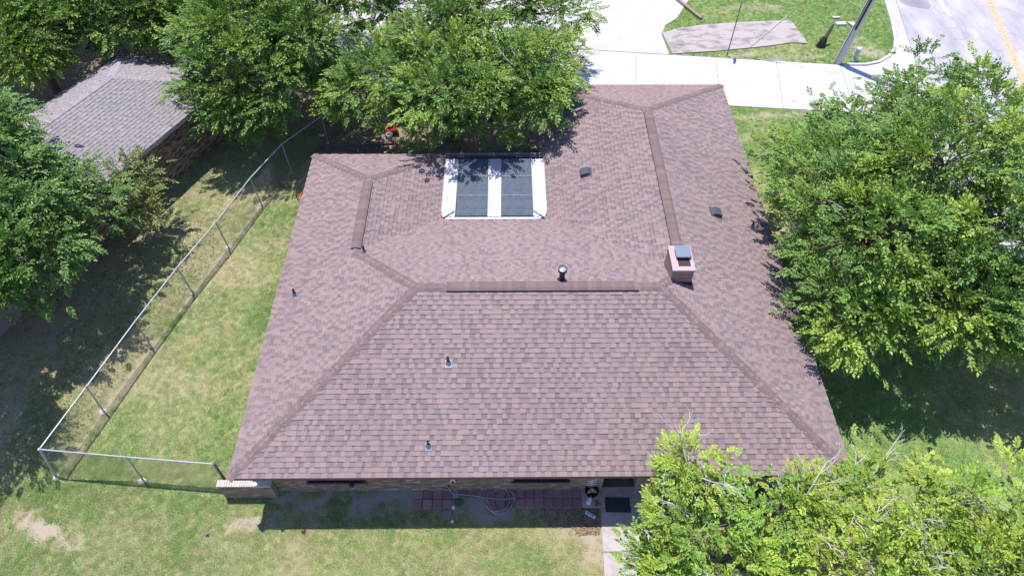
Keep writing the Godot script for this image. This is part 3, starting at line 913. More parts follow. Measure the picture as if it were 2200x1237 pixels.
# ---------------------------------------------------------------- the house next door
func build_neighbour() -> void:
	var h := thing("neighbour_house", "tan brick house with a pale grey shingled roof among the trees at upper left", "house")
	var u := Vector3(0.42, 0, -0.907).normalized()     # along its near eave
	var w := Vector3(-u.z, 0, u.x) * -1.0                # into the house
	if w.x > 0: w = -w
	var e0 := Vector3(-5.62, 2.5, -16.29)
	var run := 3.05; var rise := 1.32
	var far := e0 + u * 2.35; var near := e0 - u * 13.0
	var r1 := far - u * run + w * run + Vector3(0, rise, 0); var r0 := near + u * run + w * run + Vector3(0, rise, 0)
	var far2 := far + w * run * 2; var near2 := near + w * run * 2
	var faces := [[[near, far, r1, r0], u], [[far, far2, r1], w], [[far2, near2, r0, r1], -u], [[near2, near, r0], -w]]
	var deck := MB.new()
	for f in faces: deck_face(deck, f[0], Color(0.22, 0.20, 0.22))
	var roof := obj("roof", deck, mats["shingle"], h)
	var stuff := MB.new()
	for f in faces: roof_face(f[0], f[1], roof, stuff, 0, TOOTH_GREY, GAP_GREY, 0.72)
	obj("shingles", stuff, mats["shingle"], roof).set_meta("kind", "stuff")
	var nn := []
	for f in faces:
		var q: Vector3 = (f[0][1] - f[0][0]).cross(f[0][2] - f[0][0]).normalized()
		nn.append(q if q.y > 0 else -q)
	var tones := [Color(0.33, 0.30, 0.32), Color(0.30, 0.27, 0.30), Color(0.35, 0.32, 0.33)]
	cap_row(far, r1, nn[0], nn[1], 0.0, roof, tones, false)
	cap_row(far2, r1, nn[2], nn[1], 0.0, roof, tones, false)
	cap_row(r0, r1, nn[0], nn[2], 0.01, roof, tones, false)
	var ins := 0.45
	var c := [near + (u + w) * ins, far + (-u + w) * ins, far2 + (-u - w) * ins, near2 + (u - w) * ins]
	var poly := PackedVector2Array()
	for p in c: poly.append(Vector2(p.x, p.z))
	var mw := MB.new()
	mw.prism(poly, 0, 2.37, Color(0.24, 0.22, 0.20))
	obj("wall", mw, mats["mortar"], h)
	var bt := [Color(0.22, 0.145, 0.10), Color(0.30, 0.20, 0.135), Color(0.15, 0.105, 0.08), Color(0.34, 0.25, 0.18), Color(0.10, 0.08, 0.07)]
	var bm := MB.new()
	var dir: Vector3 = (c[1] - c[0]).normalized()
	var o0: Vector3 = c[0] + dir * 5.0
	brick_face(bm, Vector3(o0.x, 0, o0.z), dir, c[0].distance_to(c[1]) - 5.0, 2.3, bt, [], [])
	obj("bricks", bm, mats["brick"], h).set_meta("kind", "stuff")
	var mf := MB.new()
	for k in [[near, far], [far, far2]]:
		var a: Vector3 = k[0]; var b: Vector3 = k[1]; var d := (b - a).normalized()
		mf.box((a + b) / 2 - Vector3(0, 0.085, 0), Vector3(a.distance_to(b), 0.15, 0.025), Color(0.36, 0.30, 0.27), Basis(d, Vector3.UP, d.cross(Vector3.UP)))
	obj("fascia", mf, mats["fascia_paint"], h)
	var ms := MB.new()
	var sp := PackedVector2Array()
	for p in [near, far, far2, near2]: sp.append(Vector2(p.x, p.z))
	ms.prism(shrink(sp, 0.03), 2.372, 2.39, Color(0.36, 0.32, 0.28))
	obj("soffit", ms, mats["soffit_paint"], h)

# ---------------------------------------------------------------- chain-link fence
func build_fence() -> void:
	var steel := mat("fence_steel", Color.WHITE, 0.42, 0.25)
	var zinc := Color(0.40, 0.42, 0.46)
	var side := thing("chain_link_fence", "long chain link fence running back along the left lawn", "fence")
	var side_top := [Vector2(-6.26, -1.38), Vector2(-5.68, -3.52), Vector2(-5.0, -6.07), Vector2(-4.29, -8.47), Vector2(-3.49, -10.74), Vector2(-2.75, -13.24), Vector2(-1.9, -15.37), Vector2(-0.53, -17.28), Vector2(0.7, -19.4)]
	fence_run(side, FENCE, side_top, steel, zinc)
	var front := thing("chain_link_fence", "short chain link fence from the lawn corner to the low brick wall", "fence")
	var tops := [Vector2(-6.24, -1.38), Vector2(-3.58, -1.12), Vector2(-0.93, -0.88)]
	var bases := [Vector2(-6.30, -1.10), Vector2(-3.67, -1.0), Vector2(-0.86, -0.72)]
	fence_run(front, bases, tops, steel, zinc, true)

func fence_run(t: Node3D, base: Array, top: Array, steel: Material, zinc: Color, skip_first := false) -> void:
	var hh := 1.5
	var rail := MB.new()
	var pts := []
	for i in top.size():
		var q := Vector3(top[i].x, hh, top[i].y)
		pts.append(q)
	for i in pts.size() - 1:
		var rl := MB.new()
		rl.tube([pts[i], pts[i + 1]], [0.024, 0.024], 8, zinc)
		obj("top_rail", rl, steel, t)
	for i in base.size():
		if skip_first and i == 0: continue
		var b := Vector3(base[i].x, 0, base[i].y)
		var heavy: bool = not skip_first and i == 0 or skip_first and i == base.size() - 1
		var r := 0.038 if heavy else 0.026
		var pm := MB.new()
		var col := Color(0.10, 0.11, 0.12) if skip_first and i == base.size() - 1 else Color(0.36, 0.38, 0.40)
		pm.tube([b - Vector3(0, 0.1, 0), pts[i] - Vector3(0, 0.02, 0)], [r, r], 8, col)
		pm.lathe(pts[i] + Vector3(0, -0.02, 0), [Vector2(r * 1.25, 0.0), Vector2(r * 1.3, 0.04), Vector2(r * 0.8, 0.065), Vector2(0, 0.075)], 10, col)
		obj("post", pm, steel, t)
		var fm := MB.new()
		var prof := [Vector2(0.15, -0.05), Vector2(0.14, 0.02), Vector2(0.09, 0.045), Vector2(0.0, 0.05)]
		if i % 3 == 2: prof = [Vector2(0.07, -0.05), Vector2(0.06, 0.015), Vector2(0.0, 0.02)]
		fm.lathe(b + Vector3(rr(-0.05, 0.03), 0, rr(-0.04, 0.04)), prof, 7, Color(0.50, 0.47, 0.45) if i % 3 == 1 or heavy else Color(0.30, 0.26, 0.21), Basis(Vector3.UP, rr(0, 3)).scaled(Vector3(rr(0.7, 1.2), 1, rr(0.6, 1.0))))
		obj("footing", fm, mats["walk_concrete"], t)
	# the mesh: crossing wires, bay by bay
	for i in base.size() - 1:
		var a0 := Vector3(base[i].x, 0.03, base[i].y); var b0 := Vector3(base[i + 1].x, 0.03, base[i + 1].y)
		var a1: Vector3 = pts[i]; var b1: Vector3 = pts[i + 1]
		var len := a0.distance_to(b0); var hgt := 1.49
		var wires := MB.new()
		var at := func(x: float, y: float) -> Vector3: return a0.lerp(b0, x / len).lerp(a1.lerp(b1, x / len), y / hgt)
		var s := -hgt
		while s < len:
			for g in 2:
				var x0 := s; var x1 := s + hgt
				var y0 := 0.0; var y1 := hgt
				if x0 < 0: y0 = -x0; x0 = 0.0
				if x1 > len: y1 = hgt - (x1 - len); x1 = len
				if y1 - y0 > 0.02:
					var p: Vector3; var q: Vector3
					if g == 0: p = at.call(x0, y0); q = at.call(x1, y1)
					else: p = at.call(x0, hgt - y0); q = at.call(x1, hgt - y1)
					wire(wires, p, q, 0.0023, Color(0.82, 0.86, 0.86))
			s += 0.081
		# knuckles above the rail
		var x := 0.0
		while x < len:
			var p: Vector3 = at.call(x, hgt)
			wires.box(p + Vector3(0, 0.03, 0), Vector3(0.006, 0.05, 0.006), zinc)
			x += 0.081
		var o := obj("wire_mesh", wires, mat("fence_wire", Color.WHITE, 0.5), t)

func wire(mb: MB, p: Vector3, q: Vector3, r: float, col: Color) -> void:
	var d := (q - p).normalized()
	var s := d.cross(Vector3(0.3, 0.2, 1)).normalized() * r; var u := s.cross(d).normalized() * r
	var k := [s, (-s * 0.5 + u * 0.87), (-s * 0.5 - u * 0.87)]
	for i in 3:
		var a: Vector3 = k[i]; var b: Vector3 = k[(i + 1) % 3]
		mb.sm([p + a, p + b, q + b], [a.normalized(), b.normalized(), b.normalized()], col)
		mb.sm([p + a, q + b, q + a], [a.normalized(), b.normalized(), a.normalized()], col)

# ---------------------------------------------------------------- things by the house
func build_yard_things() -> void:
	var stone := mat("paver_stone", Color.WHITE, 0.9, 0.0, noise_tex("stone", 0.05, 5, 0.78, 1.15, 256, 0.7), Vector3(1.5, 1.5, 1.5))
	var left := Node3D.new(); left.name = "paver_pad"; left.set_meta("kind", "structure"); add_child(left)
	var right := Node3D.new(); right.name = "paver_path"; right.set_meta("kind", "structure"); add_child(right)
	for i in 4:
		for j in 2: paver(left, 4.79 + 0.15 + i * 0.302, -0.665 + 0.15 + j * 0.303, stone, Color(0.285, 0.182, 0.185))
	for i in 13:
		var x := 6.16 + 0.15 + i * 0.2935
		paver(right, x, -0.66 + 0.14 + rr(-0.01, 0.01), stone, Color(0.275, 0.175, 0.182))
		if i > 2: paver(right, x, -0.355 + 0.14 + rr(-0.012, 0.012), stone, Color(0.29, 0.170, 0.175))
	hard.append(pv([4.78, -0.68, 6.0, -0.68, 6.0, -0.05, 4.78, -0.05])); hard.append(pv([6.15, -0.68, 10.0, -0.68, 10.0, -0.05, 7.0, -0.05, 7.0, -0.36, 6.15, -0.36]))
	# coiled hose
	var hose := MB.new(); var pts := []; var rad := []
	var c := Vector3(7.46, 0.05, -0.31)
	for i in 150:
		var a := i * TAU / 30.0
		var r := 0.42 - 0.055 * sin(a * 0.37 + 1.0) - 0.016 * floorf(i / 30.0) * sin(a * 0.5)
		pts.append(c + Vector3(cos(a) * r + 0.06 * sin(a * 0.23), 0.016 + 0.016 * sin(a * 1.3) + 0.006 * i / 30.0, sin(a) * r * 0.98 + 0.05 * cos(a * 0.19)))
		rad.append(0.0125)
	var lead := []
	var end: Vector3 = pts[-1]
	for i in 12:
		var t := (i + 1) / 12.0
		lead.append(end.lerp(Vector3(6.0, 0.06, -0.50), t) + Vector3(0, 0.02 * sin(t * PI), 0.09 * sin(t * PI * 1.3) * (1 - t)))
	lead.append(Vector3(5.94, 0.16, -0.575)); lead.append(Vector3(5.90, 0.34, -0.58)); lead.append(Vector3(5.90, 0.40, -0.60))
	for p in lead: pts.append(p); rad.append(0.0125)
	hose.tube(pts, rad, 7, Color(0.30, 0.315, 0.32))
	var ho := thing("garden_hose", "grey garden hose coiled on the red pavers and run to the wall tap", "hose")
	obj("coil", hose, mat("hose_vinyl", Color.WHITE, 0.45), ho)
	var fit := MB.new()
	fit.lathe(Vector3(5.90, 0.36, -0.60), [Vector2(0.018, 0), Vector2(0.02, 0.05), Vector2(0.0, 0.052)], 10, Color(0.5, 0.4, 0.2))
	obj("coupling", fit, mats["brass"], ho)
	var tap := thing("wall_tap", "small dark outdoor tap on the front brick wall above the pavers", "tap", Vector3(5.9, 0.43, -0.62))
	var tm := MB.new()
	tm.tube([Vector3(0, 0, -0.03), Vector3(0, 0, 0.02), Vector3(0, -0.03, 0.035)], [0.014, 0.016, 0.012], 8, Color(0.08, 0.07, 0.06))
	obj("spout", tm, mats["brass"], tap)
	var th := MB.new()
	th.lathe(Vector3(0, 0.02, 0.02), [Vector2(0.0, 0), Vector2(0.03, 0.005), Vector2(0.03, 0.015), Vector2(0, 0.02)], 10, Color(0.05, 0.05, 0.05))
	obj("handle", th, mats["black_plastic"], tap)
	# wall lamp under the eave
	var lamp := thing("wall_lamp", "clear glass wall lantern below the left front window", "lamp", Vector3(3.02, 0.62, -0.60))
	var lb := MB.new()
	lb.box(Vector3(0, 0.12, -0.02), Vector3(0.1, 0.16, 0.03), Color(0.05, 0.05, 0.055))
	lb.tube([Vector3(0, 0.16, 0.0), Vector3(0, 0.2, 0.07), Vector3(0, 0.17, 0.1)], [0.012, 0.012, 0.012], 6, Color(0.05, 0.05, 0.055))
	lb.lathe(Vector3(0, 0.1, 0.1), [Vector2(0.09, 0.04), Vector2(0.03, 0.085), Vector2(0, 0.09)], 12, Color(0.06, 0.065, 0.07))
	obj("bracket", lb, mats["bronze_frame"], lamp)
	var lg := MB.new()
	lg.lathe(Vector3(0, -0.06, 0.1), [Vector2(0.0, 0), Vector2(0.06, 0.02), Vector2(0.085, 0.10), Vector2(0.08, 0.19)], 14, Color(0.45, 0.5, 0.6))
	var gm := mat("lamp_glass", Color(1, 1, 1, 0.45), 0.1)
	gm.transparency = BaseMaterial3D.TRANSPARENCY_ALPHA
	obj("glass", lg, gm, lamp)
	# cameras
	var cam := thing("security_camera", "white bullet security camera under the left front roof corner", "camera", Vector3(0.66, 2.30, -0.02))
	var cb := MB.new()
	cb.box(Vector3(0.04, 0.0, 0.05), Vector3(0.10, 0.09, 0.20), Color(0.72, 0.74, 0.78), Basis(Vector3.UP, 0.5), 0.02)
	obj("housing", cb, mat("white_plastic", Color.WHITE, 0.4), cam)
	var cl := MB.new()
	cl.tube([Vector3(0, 0.06, -0.05), Vector3(-0.18, 0.03, -0.06), Vector3(-0.42, 0.04, -0.07)], [0.02, 0.016, 0.016], 8, Color(0.62, 0.63, 0.66))
	obj("mount_arm", cl, mats["white_plastic"], cam)
	var dome := thing("dome_camera", "white dome camera on the brick wall above the hose tap", "camera", Vector3(6.05, 0.80, -0.62))
	var db := MB.new()
	db.lathe(Vector3.ZERO, [Vector2(0.075, 0), Vector2(0.075, 0.03), Vector2(0.06, 0.045), Vector2(0.0, 0.05)], 16, Color(0.72, 0.72, 0.72), Basis(Vector3.RIGHT, 1.2))
	obj("base", db, mats["white_plastic"], dome)
	var dl := MB.new()
	dl.lathe(Vector3(0, 0.018, 0.045), [Vector2(0.042, 0), Vector2(0.036, 0.025), Vector2(0.018, 0.04), Vector2(0, 0.045)], 12, Color(0.01, 0.01, 0.012), Basis(Vector3.RIGHT, 1.2))
	obj("lens", dl, mats["dark_glass"], dome)
	# lids and stones in the grass strip
	var lid := MB.new()
	lid.lathe(Vector3.ZERO, [Vector2(0.14, -0.05), Vector2(0.14, 0.03), Vector2(0.125, 0.04), Vector2(0, 0.042)], 20, Color(0.06, 0.11, 0.085))
	var l1 := obj("valve_box_lid", lid, mats["white_plastic"], self, Vector3(6.2, 0.0, -0.25))
	tag(l1, "round dark green valve box lid between the paver pads", "lid")
	var st := MB.new()
	st.lathe(Vector3.ZERO, [Vector2(0.16, -0.05), Vector2(0.16, 0.03), Vector2(0.15, 0.038), Vector2(0, 0.04)], 22, Color(0.24, 0.185, 0.165))
	tag(obj("stepping_stone", st, stone, self, Vector3(5.86, 0.0, 0.12)), "round brown stepping stone below the left paver pad", "stone")
	hard.append(pv([5.70, -0.04, 6.02, -0.04, 6.02, 0.28, 5.70, 0.28])); hard.append(pv([6.06, -0.39, 6.34, -0.39, 6.34, -0.11, 6.06, -0.11]))
	var cap := MB.new()
	cap.lathe(Vector3.ZERO, [Vector2(0.055, -0.03), Vector2(0.055, 0.06), Vector2(0.04, 0.07), Vector2(0, 0.072)], 14, Color(0.62, 0.62, 0.58))
	tag(obj("cleanout_pipe", cap, mats["white_plastic"], self, Vector3(6.04, 0.0, -0.10)), "small white cleanout cap beside the green valve lid", "pipe cap")
	var cap2 := obj("cleanout_pipe", cap, mats["white_plastic"], self, Vector3(6.03, -0.02, 0.33))
	tag(cap2, "small pale cap in the shaded grass below the stepping stone", "pipe cap")
	var grey := MB.new()
	grey.box(Vector3(0.07, 0.03, 0.0), Vector3(0.18, 0.05, 0.28), Color(0.25, 0.27, 0.28), Basis(), 0.008)
	tag(obj("splash_block", grey, stone, self, Vector3(6.02, 0, -0.54)), "grey concrete block where the hose meets the pavers", "block")
	# sprinkler head on the lawn
	var sp := thing("lawn_sprinkler", "small grey sprinkler standing on the sunlit front lawn", "sprinkler", Vector3(-1.22, 0, 0.68))
	var sb := MB.new()
	sb.lathe(Vector3.ZERO, [Vector2(0.075, 0), Vector2(0.07, 0.03), Vector2(0.045, 0.05), Vector2(0.05, 0.10), Vector2(0.035, 0.13), Vector2(0, 0.135)], 14, Color(0.14, 0.16, 0.18))
	obj("body", sb, mats["dark_pipe"], sp)
	var s2 := MB.new()
	s2.lathe(Vector3(0, 0.13, 0), [Vector2(0.02, 0), Vector2(0.028, 0.015), Vector2(0, 0.035)], 10, Color(0.4, 0.42, 0.45))
	obj("nozzle", s2, mats["galvanised"], sp)
	var cl2 := MB.new()
	for i in 7: cl2.box(Vector3(rr(-0.04, 0.04), rr(0, 0.05), rr(-0.04, 0.04)), Vector3(0.05, 0.035, 0.045), jitter(Color(0.03, 0.035, 0.03), 0.3), Basis(Vector3(0.3, 1, 0.2).normalized(), rr(0, 3)))
	tag(obj("clod", cl2, mats["soot"], self, Vector3(1.62, 0, 0.62)), "dark clod of earth at the edge of the roof shadow", "clod")
	# door mat
	var mm := MB.new()
	mm.box(Vector3.ZERO, Vector3(0.76, 0.018, 0.46), Color(0.035, 0.04, 0.042), Basis(), 0.006)
	for i in 18: mm.box(Vector3(0, 0.010, -0.21 + i * 0.0247), Vector3(0.72, 0.006, 0.010), Color(0.05, 0.055, 0.055))
	var mo := obj("door_mat", mm, mat("rubber", Color.WHITE, 0.95), self, Vector3(11.05, 0.070, -0.13))
	mo.rotation.y = -0.02
	tag(mo, "black ribbed door mat on the shaded front walk", "mat")
	# planter with odds and ends by the door
	var pl := thing("black_tub", "black plastic tub holding tan work gloves beside the front door", "tub", Vector3(10.27, 0.06, -0.50))
	var pm := MB.new()
	pm.lathe(Vector3.ZERO, [Vector2(0.0, 0.0), Vector2(0.15, 0.0), Vector2(0.20, 0.22), Vector2(0.215, 0.225), Vector2(0.185, 0.215), Vector2(0.16, 0.08), Vector2(0, 0.08)], 20, Color(0.014, 0.013, 0.014))
	obj("tub", pm, mats["black_plastic"], pl)
	for g in 2:
		var gl := MB.new(); var off := Vector3(-0.06 + g * 0.11, 0.22 + 0.02 * g, 0.02 - g * 0.02)
		var yaw := -0.6 + g * 1.3
		var fw := Vector3(cos(yaw), 0.1, sin(yaw)); var sd := fw.cross(Vector3.UP).normalized()
		gl.tube([off - fw * 0.09, off - fw * 0.02 + Vector3(0, 0.02, 0), off + fw * 0.04], [0.035, 0.045, 0.04], 8, Color(0.36, 0.27, 0.15))
		for k in 4: gl.tube([off + fw * 0.03 + sd * (k - 1.5) * 0.022, off + fw * (0.10 + 0.012 * (1 if k == 1 or k == 2 else 0)) + sd * (k - 1.5) * 0.027 - Vector3(0, 0.01, 0)], [0.013, 0.010], 6, Color(0.38, 0.29, 0.17))
		gl.tube([off - fw * 0.03 + sd * 0.03, off + fw * 0.03 + sd * 0.07], [0.014, 0.010], 6, Color(0.37, 0.28, 0.16))
		obj("glove", gl, mat("suede", Color.WHITE, 0.95), pl)
	var jug := thing("white_jug", "white plastic jug lying on the porch slab next to the black tub", "jug", Vector3(10.19, 0.13, -0.25), -0.5)
	var jm := MB.new()
	jm.lathe(Vector3(0, 0, 0.11), [Vector2(0, 0), Vector2(0.07, 0.0), Vector2(0.075, 0.02), Vector2(0.075, 0.16), Vector2(0.03, 0.22), Vector2(0.026, 0.25)], 14, Color(0.66, 0.70, 0.76), Basis(Vector3.RIGHT, -PI / 2))
	obj("body", jm, mats["white_plastic"], jug)
	var jh := MB.new()
	jh.tube([Vector3(0, 0.07, -0.02), Vector3(0, 0.11, -0.05), Vector3(0, 0.10, -0.12), Vector3(0, 0.05, -0.13)], [0.012, 0.012, 0.012, 0.012], 6, Color(0.62, 0.66, 0.72))
	obj("handle", jh, mats["white_plastic"], jug)
	var jc := MB.new()
	jc.lathe(Vector3(0, 0, -0.13), [Vector2(0.03, 0), Vector2(0.03, 0.03), Vector2(0, 0.032)], 10, Color(0.08, 0.12, 0.25), Basis(Vector3.RIGHT, -PI / 2))
	obj("cap", jc, mats["white_plastic"], jug)
	var toy := MB.new()
	for k in 3: toy.tube([Vector3(0, 0.02, 0), Vector3(0.09 * cos(k * 2.1), 0.05, 0.09 * sin(k * 2.1)), Vector3(0.1 * cos(k * 2.1 + 0.6), 0.02, 0.1 * sin(k * 2.1 + 0.6))], [0.02, 0.022, 0.014], 7, Color(0.28, 0.03, 0.035))
	tag(obj("red_rope_toy", toy, mats["rubber"], self, Vector3(10.43, 0.062, -0.17)), "small dark red rope toy on the porch slab beside the white jug", "toy")
	var strip := thing("white_tray", "narrow white tray with dark slots on the dry grass left of the walk", "tray", Vector3(10.2, 0.02, 0.16), -0.55)
	var tr := MB.new()
	tr.box(Vector3(0, 0.02, 0), Vector3(0.34, 0.05, 0.10), Color(0.58, 0.63, 0.70), Basis(), 0.008)
	obj("body", tr, mats["white_plastic"], strip)
	for i in 3:
		var sl := MB.new()
		sl.box(Vector3(-0.09 + i * 0.08, 0.047, 0), Vector3(0.04, 0.006, 0.04), Color(0.08, 0.09, 0.11))
		obj("slot", sl, mats["black_plastic"], strip)
	# leaf litter by the walk
	var litter: Array[Transform3D] = []; var lc: Array[Color] = []
	var leaf := MB.new()
	leaf.tri(Vector3(-0.025, 0, 0), Vector3(0, 0.006, 0.014), Vector3(0.028, 0.003, 0)); leaf.tri(Vector3(-0.025, 0, 0), Vector3(0.028, 0.003, 0), Vector3(0, 0.008, -0.014))
	for i in 9500:
		var x := 0.0; var z := 0.0
		if i < 1000:
			x = 10.45 - absf(rng.randfn()) * 0.9; z = rr(-0.04, 0.75)
			if z > 0.55 and x < 9.7 or z > 0.3 and x < 8.9: continue
		elif i < 1500: x = rr(12.6, 16.8); z = rr(-0.6, 0.5)
		elif i < 3600: x = rr(-1.0, 9.0); z = rr(-19.5, -13.4)
		else: x = rr(-11.5, -4.0); z = rr(-12.5, -1.5)
		if i >= 3600 and x > fence_x(z) - 0.2: continue
		litter.append(Transform3D(Basis(Vector3(rr(-0.4, 0.4), 1, rr(-0.4, 0.4)).normalized(), rr(0, TAU)).scaled(Vector3.ONE * rr(0.8, 2.0)), Vector3(x, 0.018, z)))
		lc.append(jitter(Color(0.30, 0.235, 0.15).lerp(Color(0.16, 0.11, 0.06), rng.randf()), 0.3))
	scatter("leaf_litter", leaf.mesh(), mat("dry_leaf", Color.WHITE, 0.85), litter, lc, self)
	# bench under the front tree
	var bench := thing("garden_bench", "pale wooden bench beside the walk under the front tree", "bench", Vector3(12.55, 0.0, 0.36), 0.06)
	var weather := mat("pale_wood", Color.WHITE, 0.85, 0.0, tex["grit"], Vector3(0.6, 3.0, 3.0))
	for i in 3:
		var s := MB.new()
		s.box(Vector3(0, 0.45, -0.14 + i * 0.14), Vector3(0.95, 0.035, 0.12), jitter(Color(0.56, 0.57, 0.60), 0.06), Basis(), 0.006)
		obj("seat_slat", s, weather, bench)
	for g in [-0.4, 0.4]:
		for k in [-0.14, 0.14]:
			var l := MB.new()
			l.box(Vector3(g, 0.215, k), Vector3(0.06, 0.43, 0.06), Color(0.45, 0.45, 0.47))
			obj("leg", l, weather, bench)
	var ar := MB.new()
	ar.box(Vector3(0.46, 0.58, 0), Vector3(0.06, 0.035, 0.42), Color(0.55, 0.56, 0.6)); ar.box(Vector3(0.46, 0.50, -0.16), Vector3(0.05, 0.13, 0.05), Color(0.5, 0.5, 0.52))
	obj("armrest", ar, weather, bench)
	# patterned cushion chair near the wall
	var chair := thing("lounge_chair", "garden chair with a red, white and blue striped cushion under the front tree", "chair", Vector3(15.75, 0.0, -0.28), -0.6)
	for i in 7:
		var s := MB.new()
		var t := i / 6.0
		s.box(Vector3(0, 0.42 + 0.30 * maxf(0.0, t - 0.45), -0.5 + t * 1.0), Vector3(0.52, 0.07, 0.155), [Color(0.5, 0.03, 0.05), Color(0.68, 0.67, 0.7), Color(0.12, 0.22, 0.42), Color(0.68, 0.67, 0.7)][i % 4], Basis(Vector3.RIGHT, -0.25 * t), 0.02)
		obj("cushion_stripe", s, mats["suede"], chair)
	for g in [-0.24, 0.24]:
		for k in [-0.4, 0.4]:
			var l := MB.new()
			l.tube([Vector3(g, 0, k), Vector3(g, 0.4, k)], [0.018, 0.018], 8, Color(0.05, 0.05, 0.05))
			obj("leg", l, mats["dark_pipe"], chair)
	# backyard
	var mower := thing("red_mower", "red push mower with black wheels under the tree behind the left wing", "mower", Vector3(2.28, 0, -18.0), 0.35)
	var mb := MB.new()
	mb.box(Vector3(0, 0.26, 0), Vector3(0.5, 0.16, 0.62), Color(0.20, 0.02, 0.018), Basis(), 0.05)
	obj("deck", mb, mat("red_paint", Color.WHITE, 0.35), mower)
	var en := MB.new()
	en.lathe(Vector3(0, 0.34, -0.02), [Vector2(0.16, 0), Vector2(0.17, 0.08), Vector2(0.14, 0.16), Vector2(0.05, 0.19), Vector2(0, 0.19)], 16, Color(0.22, 0.022, 0.02))
	obj("engine_cover", en, mats["red_paint"], mower)
	for g in [Vector2(-0.28, 0.25), Vector2(0.28, 0.25), Vector2(-0.28, -0.25), Vector2(0.28, -0.25)]:
		var wl := MB.new()
		wl.lathe(Vector3(g.x, 0.14, g.y), [Vector2(0.06, -0.035), Vector2(0.14, -0.035), Vector2(0.14, 0.035), Vector2(0.06, 0.035), Vector2(0.0, 0.02)], 16, Color(0.02, 0.02, 0.02), Basis(Vector3.FORWARD, PI / 2 * signf(g.x)))
		var wo := obj("wheel", wl, mats["rubber"], mower)
		var hb := MB.new()
		hb.lathe(Vector3(g.x + 0.03 * signf(g.x), 0.14, g.y), [Vector2(0.05, 0), Vector2(0.04, 0.012), Vector2(0, 0.014)], 10, Color(0.5, 0.5, 0.48), Basis(Vector3.FORWARD, PI / 2 * signf(g.x)))
		obj("hub", hb, mats["white_plastic"], wo)
	var hd := MB.new()
	hd.tube([Vector3(-0.2, 0.3, -0.25), Vector3(-0.2, 0.95, -0.9), Vector3(0.2, 0.95, -0.9), Vector3(0.2, 0.3, -0.25)], [0.013, 0.013, 0.013, 0.013], 7, Color(0.03, 0.03, 0.03))
	obj("handle", hd, mats["dark_pipe"], mower)
	var bk := thing("white_bucket", "white plastic bucket on the ground in front of the red mower", "bucket", Vector3(2.32, 0, -17.42))
	var bm := MB.new()
	bm.lathe(Vector3.ZERO, [Vector2(0, 0.0), Vector2(0.125, 0.0), Vector2(0.145, 0.36), Vector2(0.155, 0.36), Vector2(0.155, 0.38), Vector2(0.135, 0.38), Vector2(0.12, 0.04), Vector2(0, 0.04)], 18, Color(0.66, 0.66, 0.72))
	obj("pail", bm, mats["white_plastic"], bk)
	var bh := MB.new(); var bp := []; var br := []
	for i in 9:
		var a := PI * i / 8.0
		bp.append(Vector3(cos(a) * 0.155, 0.34 - 0.10 * sin(a), 0.02 + sin(a) * 0.13)); br.append(0.005)
	bh.tube(bp, br, 5, Color(0.3, 0.3, 0.3))
	obj("handle", bh, mats["galvanised"], bk)
	var cart := thing("black_grill", "black barbecue grill with a bright handle behind the left wing roof", "grill", Vector3(0.45, 0, -15.35))
	var gm2 := MB.new()
	gm2.box(Vector3(0, 0.72, 0), Vector3(0.62, 0.14, 0.42), Color(0.02, 0.02, 0.022))
	obj("firebox", gm2, mats["black_plastic"], cart)
	var lm := MB.new(); var lp := []
	for i in 7:
		var a := PI * i / 6.0; lp.append(Vector2(cos(a) * 0.21, sin(a) * 0.2))
	for i in 6:
		lm.quad(Vector3(-0.31, 0.79 + lp[i].y, lp[i].x), Vector3(0.31, 0.79 + lp[i].y, lp[i].x), Vector3(0.31, 0.79 + lp[i + 1].y, lp[i + 1].x), Vector3(-0.31, 0.79 + lp[i + 1].y, lp[i + 1].x), Color(0.025, 0.025, 0.03))
	obj("lid", lm, mats["slate_metal"], cart)
	var hm := MB.new()
	hm.tube([Vector3(-0.25, 0.98, 0.12), Vector3(0.25, 0.98, 0.12)], [0.03, 0.03], 8, Color(0.7, 0.72, 0.75))
	obj("handle", hm, mats["bright_metal"], cart)
	for g in [Vector2(-0.27, 0.17), Vector2(0.27, 0.17), Vector2(-0.27, -0.17), Vector2(0.27, -0.17)]:
		var l := MB.new(); l.box(Vector3(g.x, 0.325, g.y), Vector3(0.035, 0.65, 0.035), Color(0.02, 0.02, 0.02))
		obj("leg", l, mats["black_plastic"], cart)
	var tim := MB.new()
	tim.box(Vector3.ZERO, Vector3(3.0, 0.12, 0.12), Color(0.14, 0.13, 0.13), Basis(), 0.01)
	var to := obj("timber_edging", tim, weather, self, Vector3(1.0, 0.05, -17.1))
	to.rotation.y = 0.06
	tag(to, "dark timber edging along the shaded yard behind the left wing", "timber")
	# orange cord at the left eave
	var oc := MB.new(); var op := []; var orr := []
	for i in 70:
		var a := i * TAU / 22.0; var r := 0.24 + 0.05 * sin(a * 0.7)
		op.append(Vector3(cos(a) * r * 0.75 + 0.05 * sin(a * 0.31), 0.05 + 0.012 * sin(a * 1.7), sin(a) * r * 1.4)); orr.append(0.013)
	oc.tube(op, orr, 6, Color(0.75, 0.11, 0.05))
	tag(obj("orange_hose", oc, mats["hose_vinyl"], self, Vector3(-0.98, 0, -13.75)), "bright orange hose coiled on the lawn at the left eave", "hose")
	# a bleached twig on the left slope
	var tw := MB.new()
	tw.tube([Vector3(0, 0, 0.16), Vector3(0.03, 0.02, 0.02), Vector3(0, 0.03, -0.14)], [0.006, 0.008, 0.005], 5, Color(0.62, 0.58, 0.55))
	tw.tube([Vector3(0.03, 0.02, 0.02), Vector3(-0.06, 0.02, -0.02)], [0.005, 0.003], 5, Color(0.62, 0.58, 0.55))
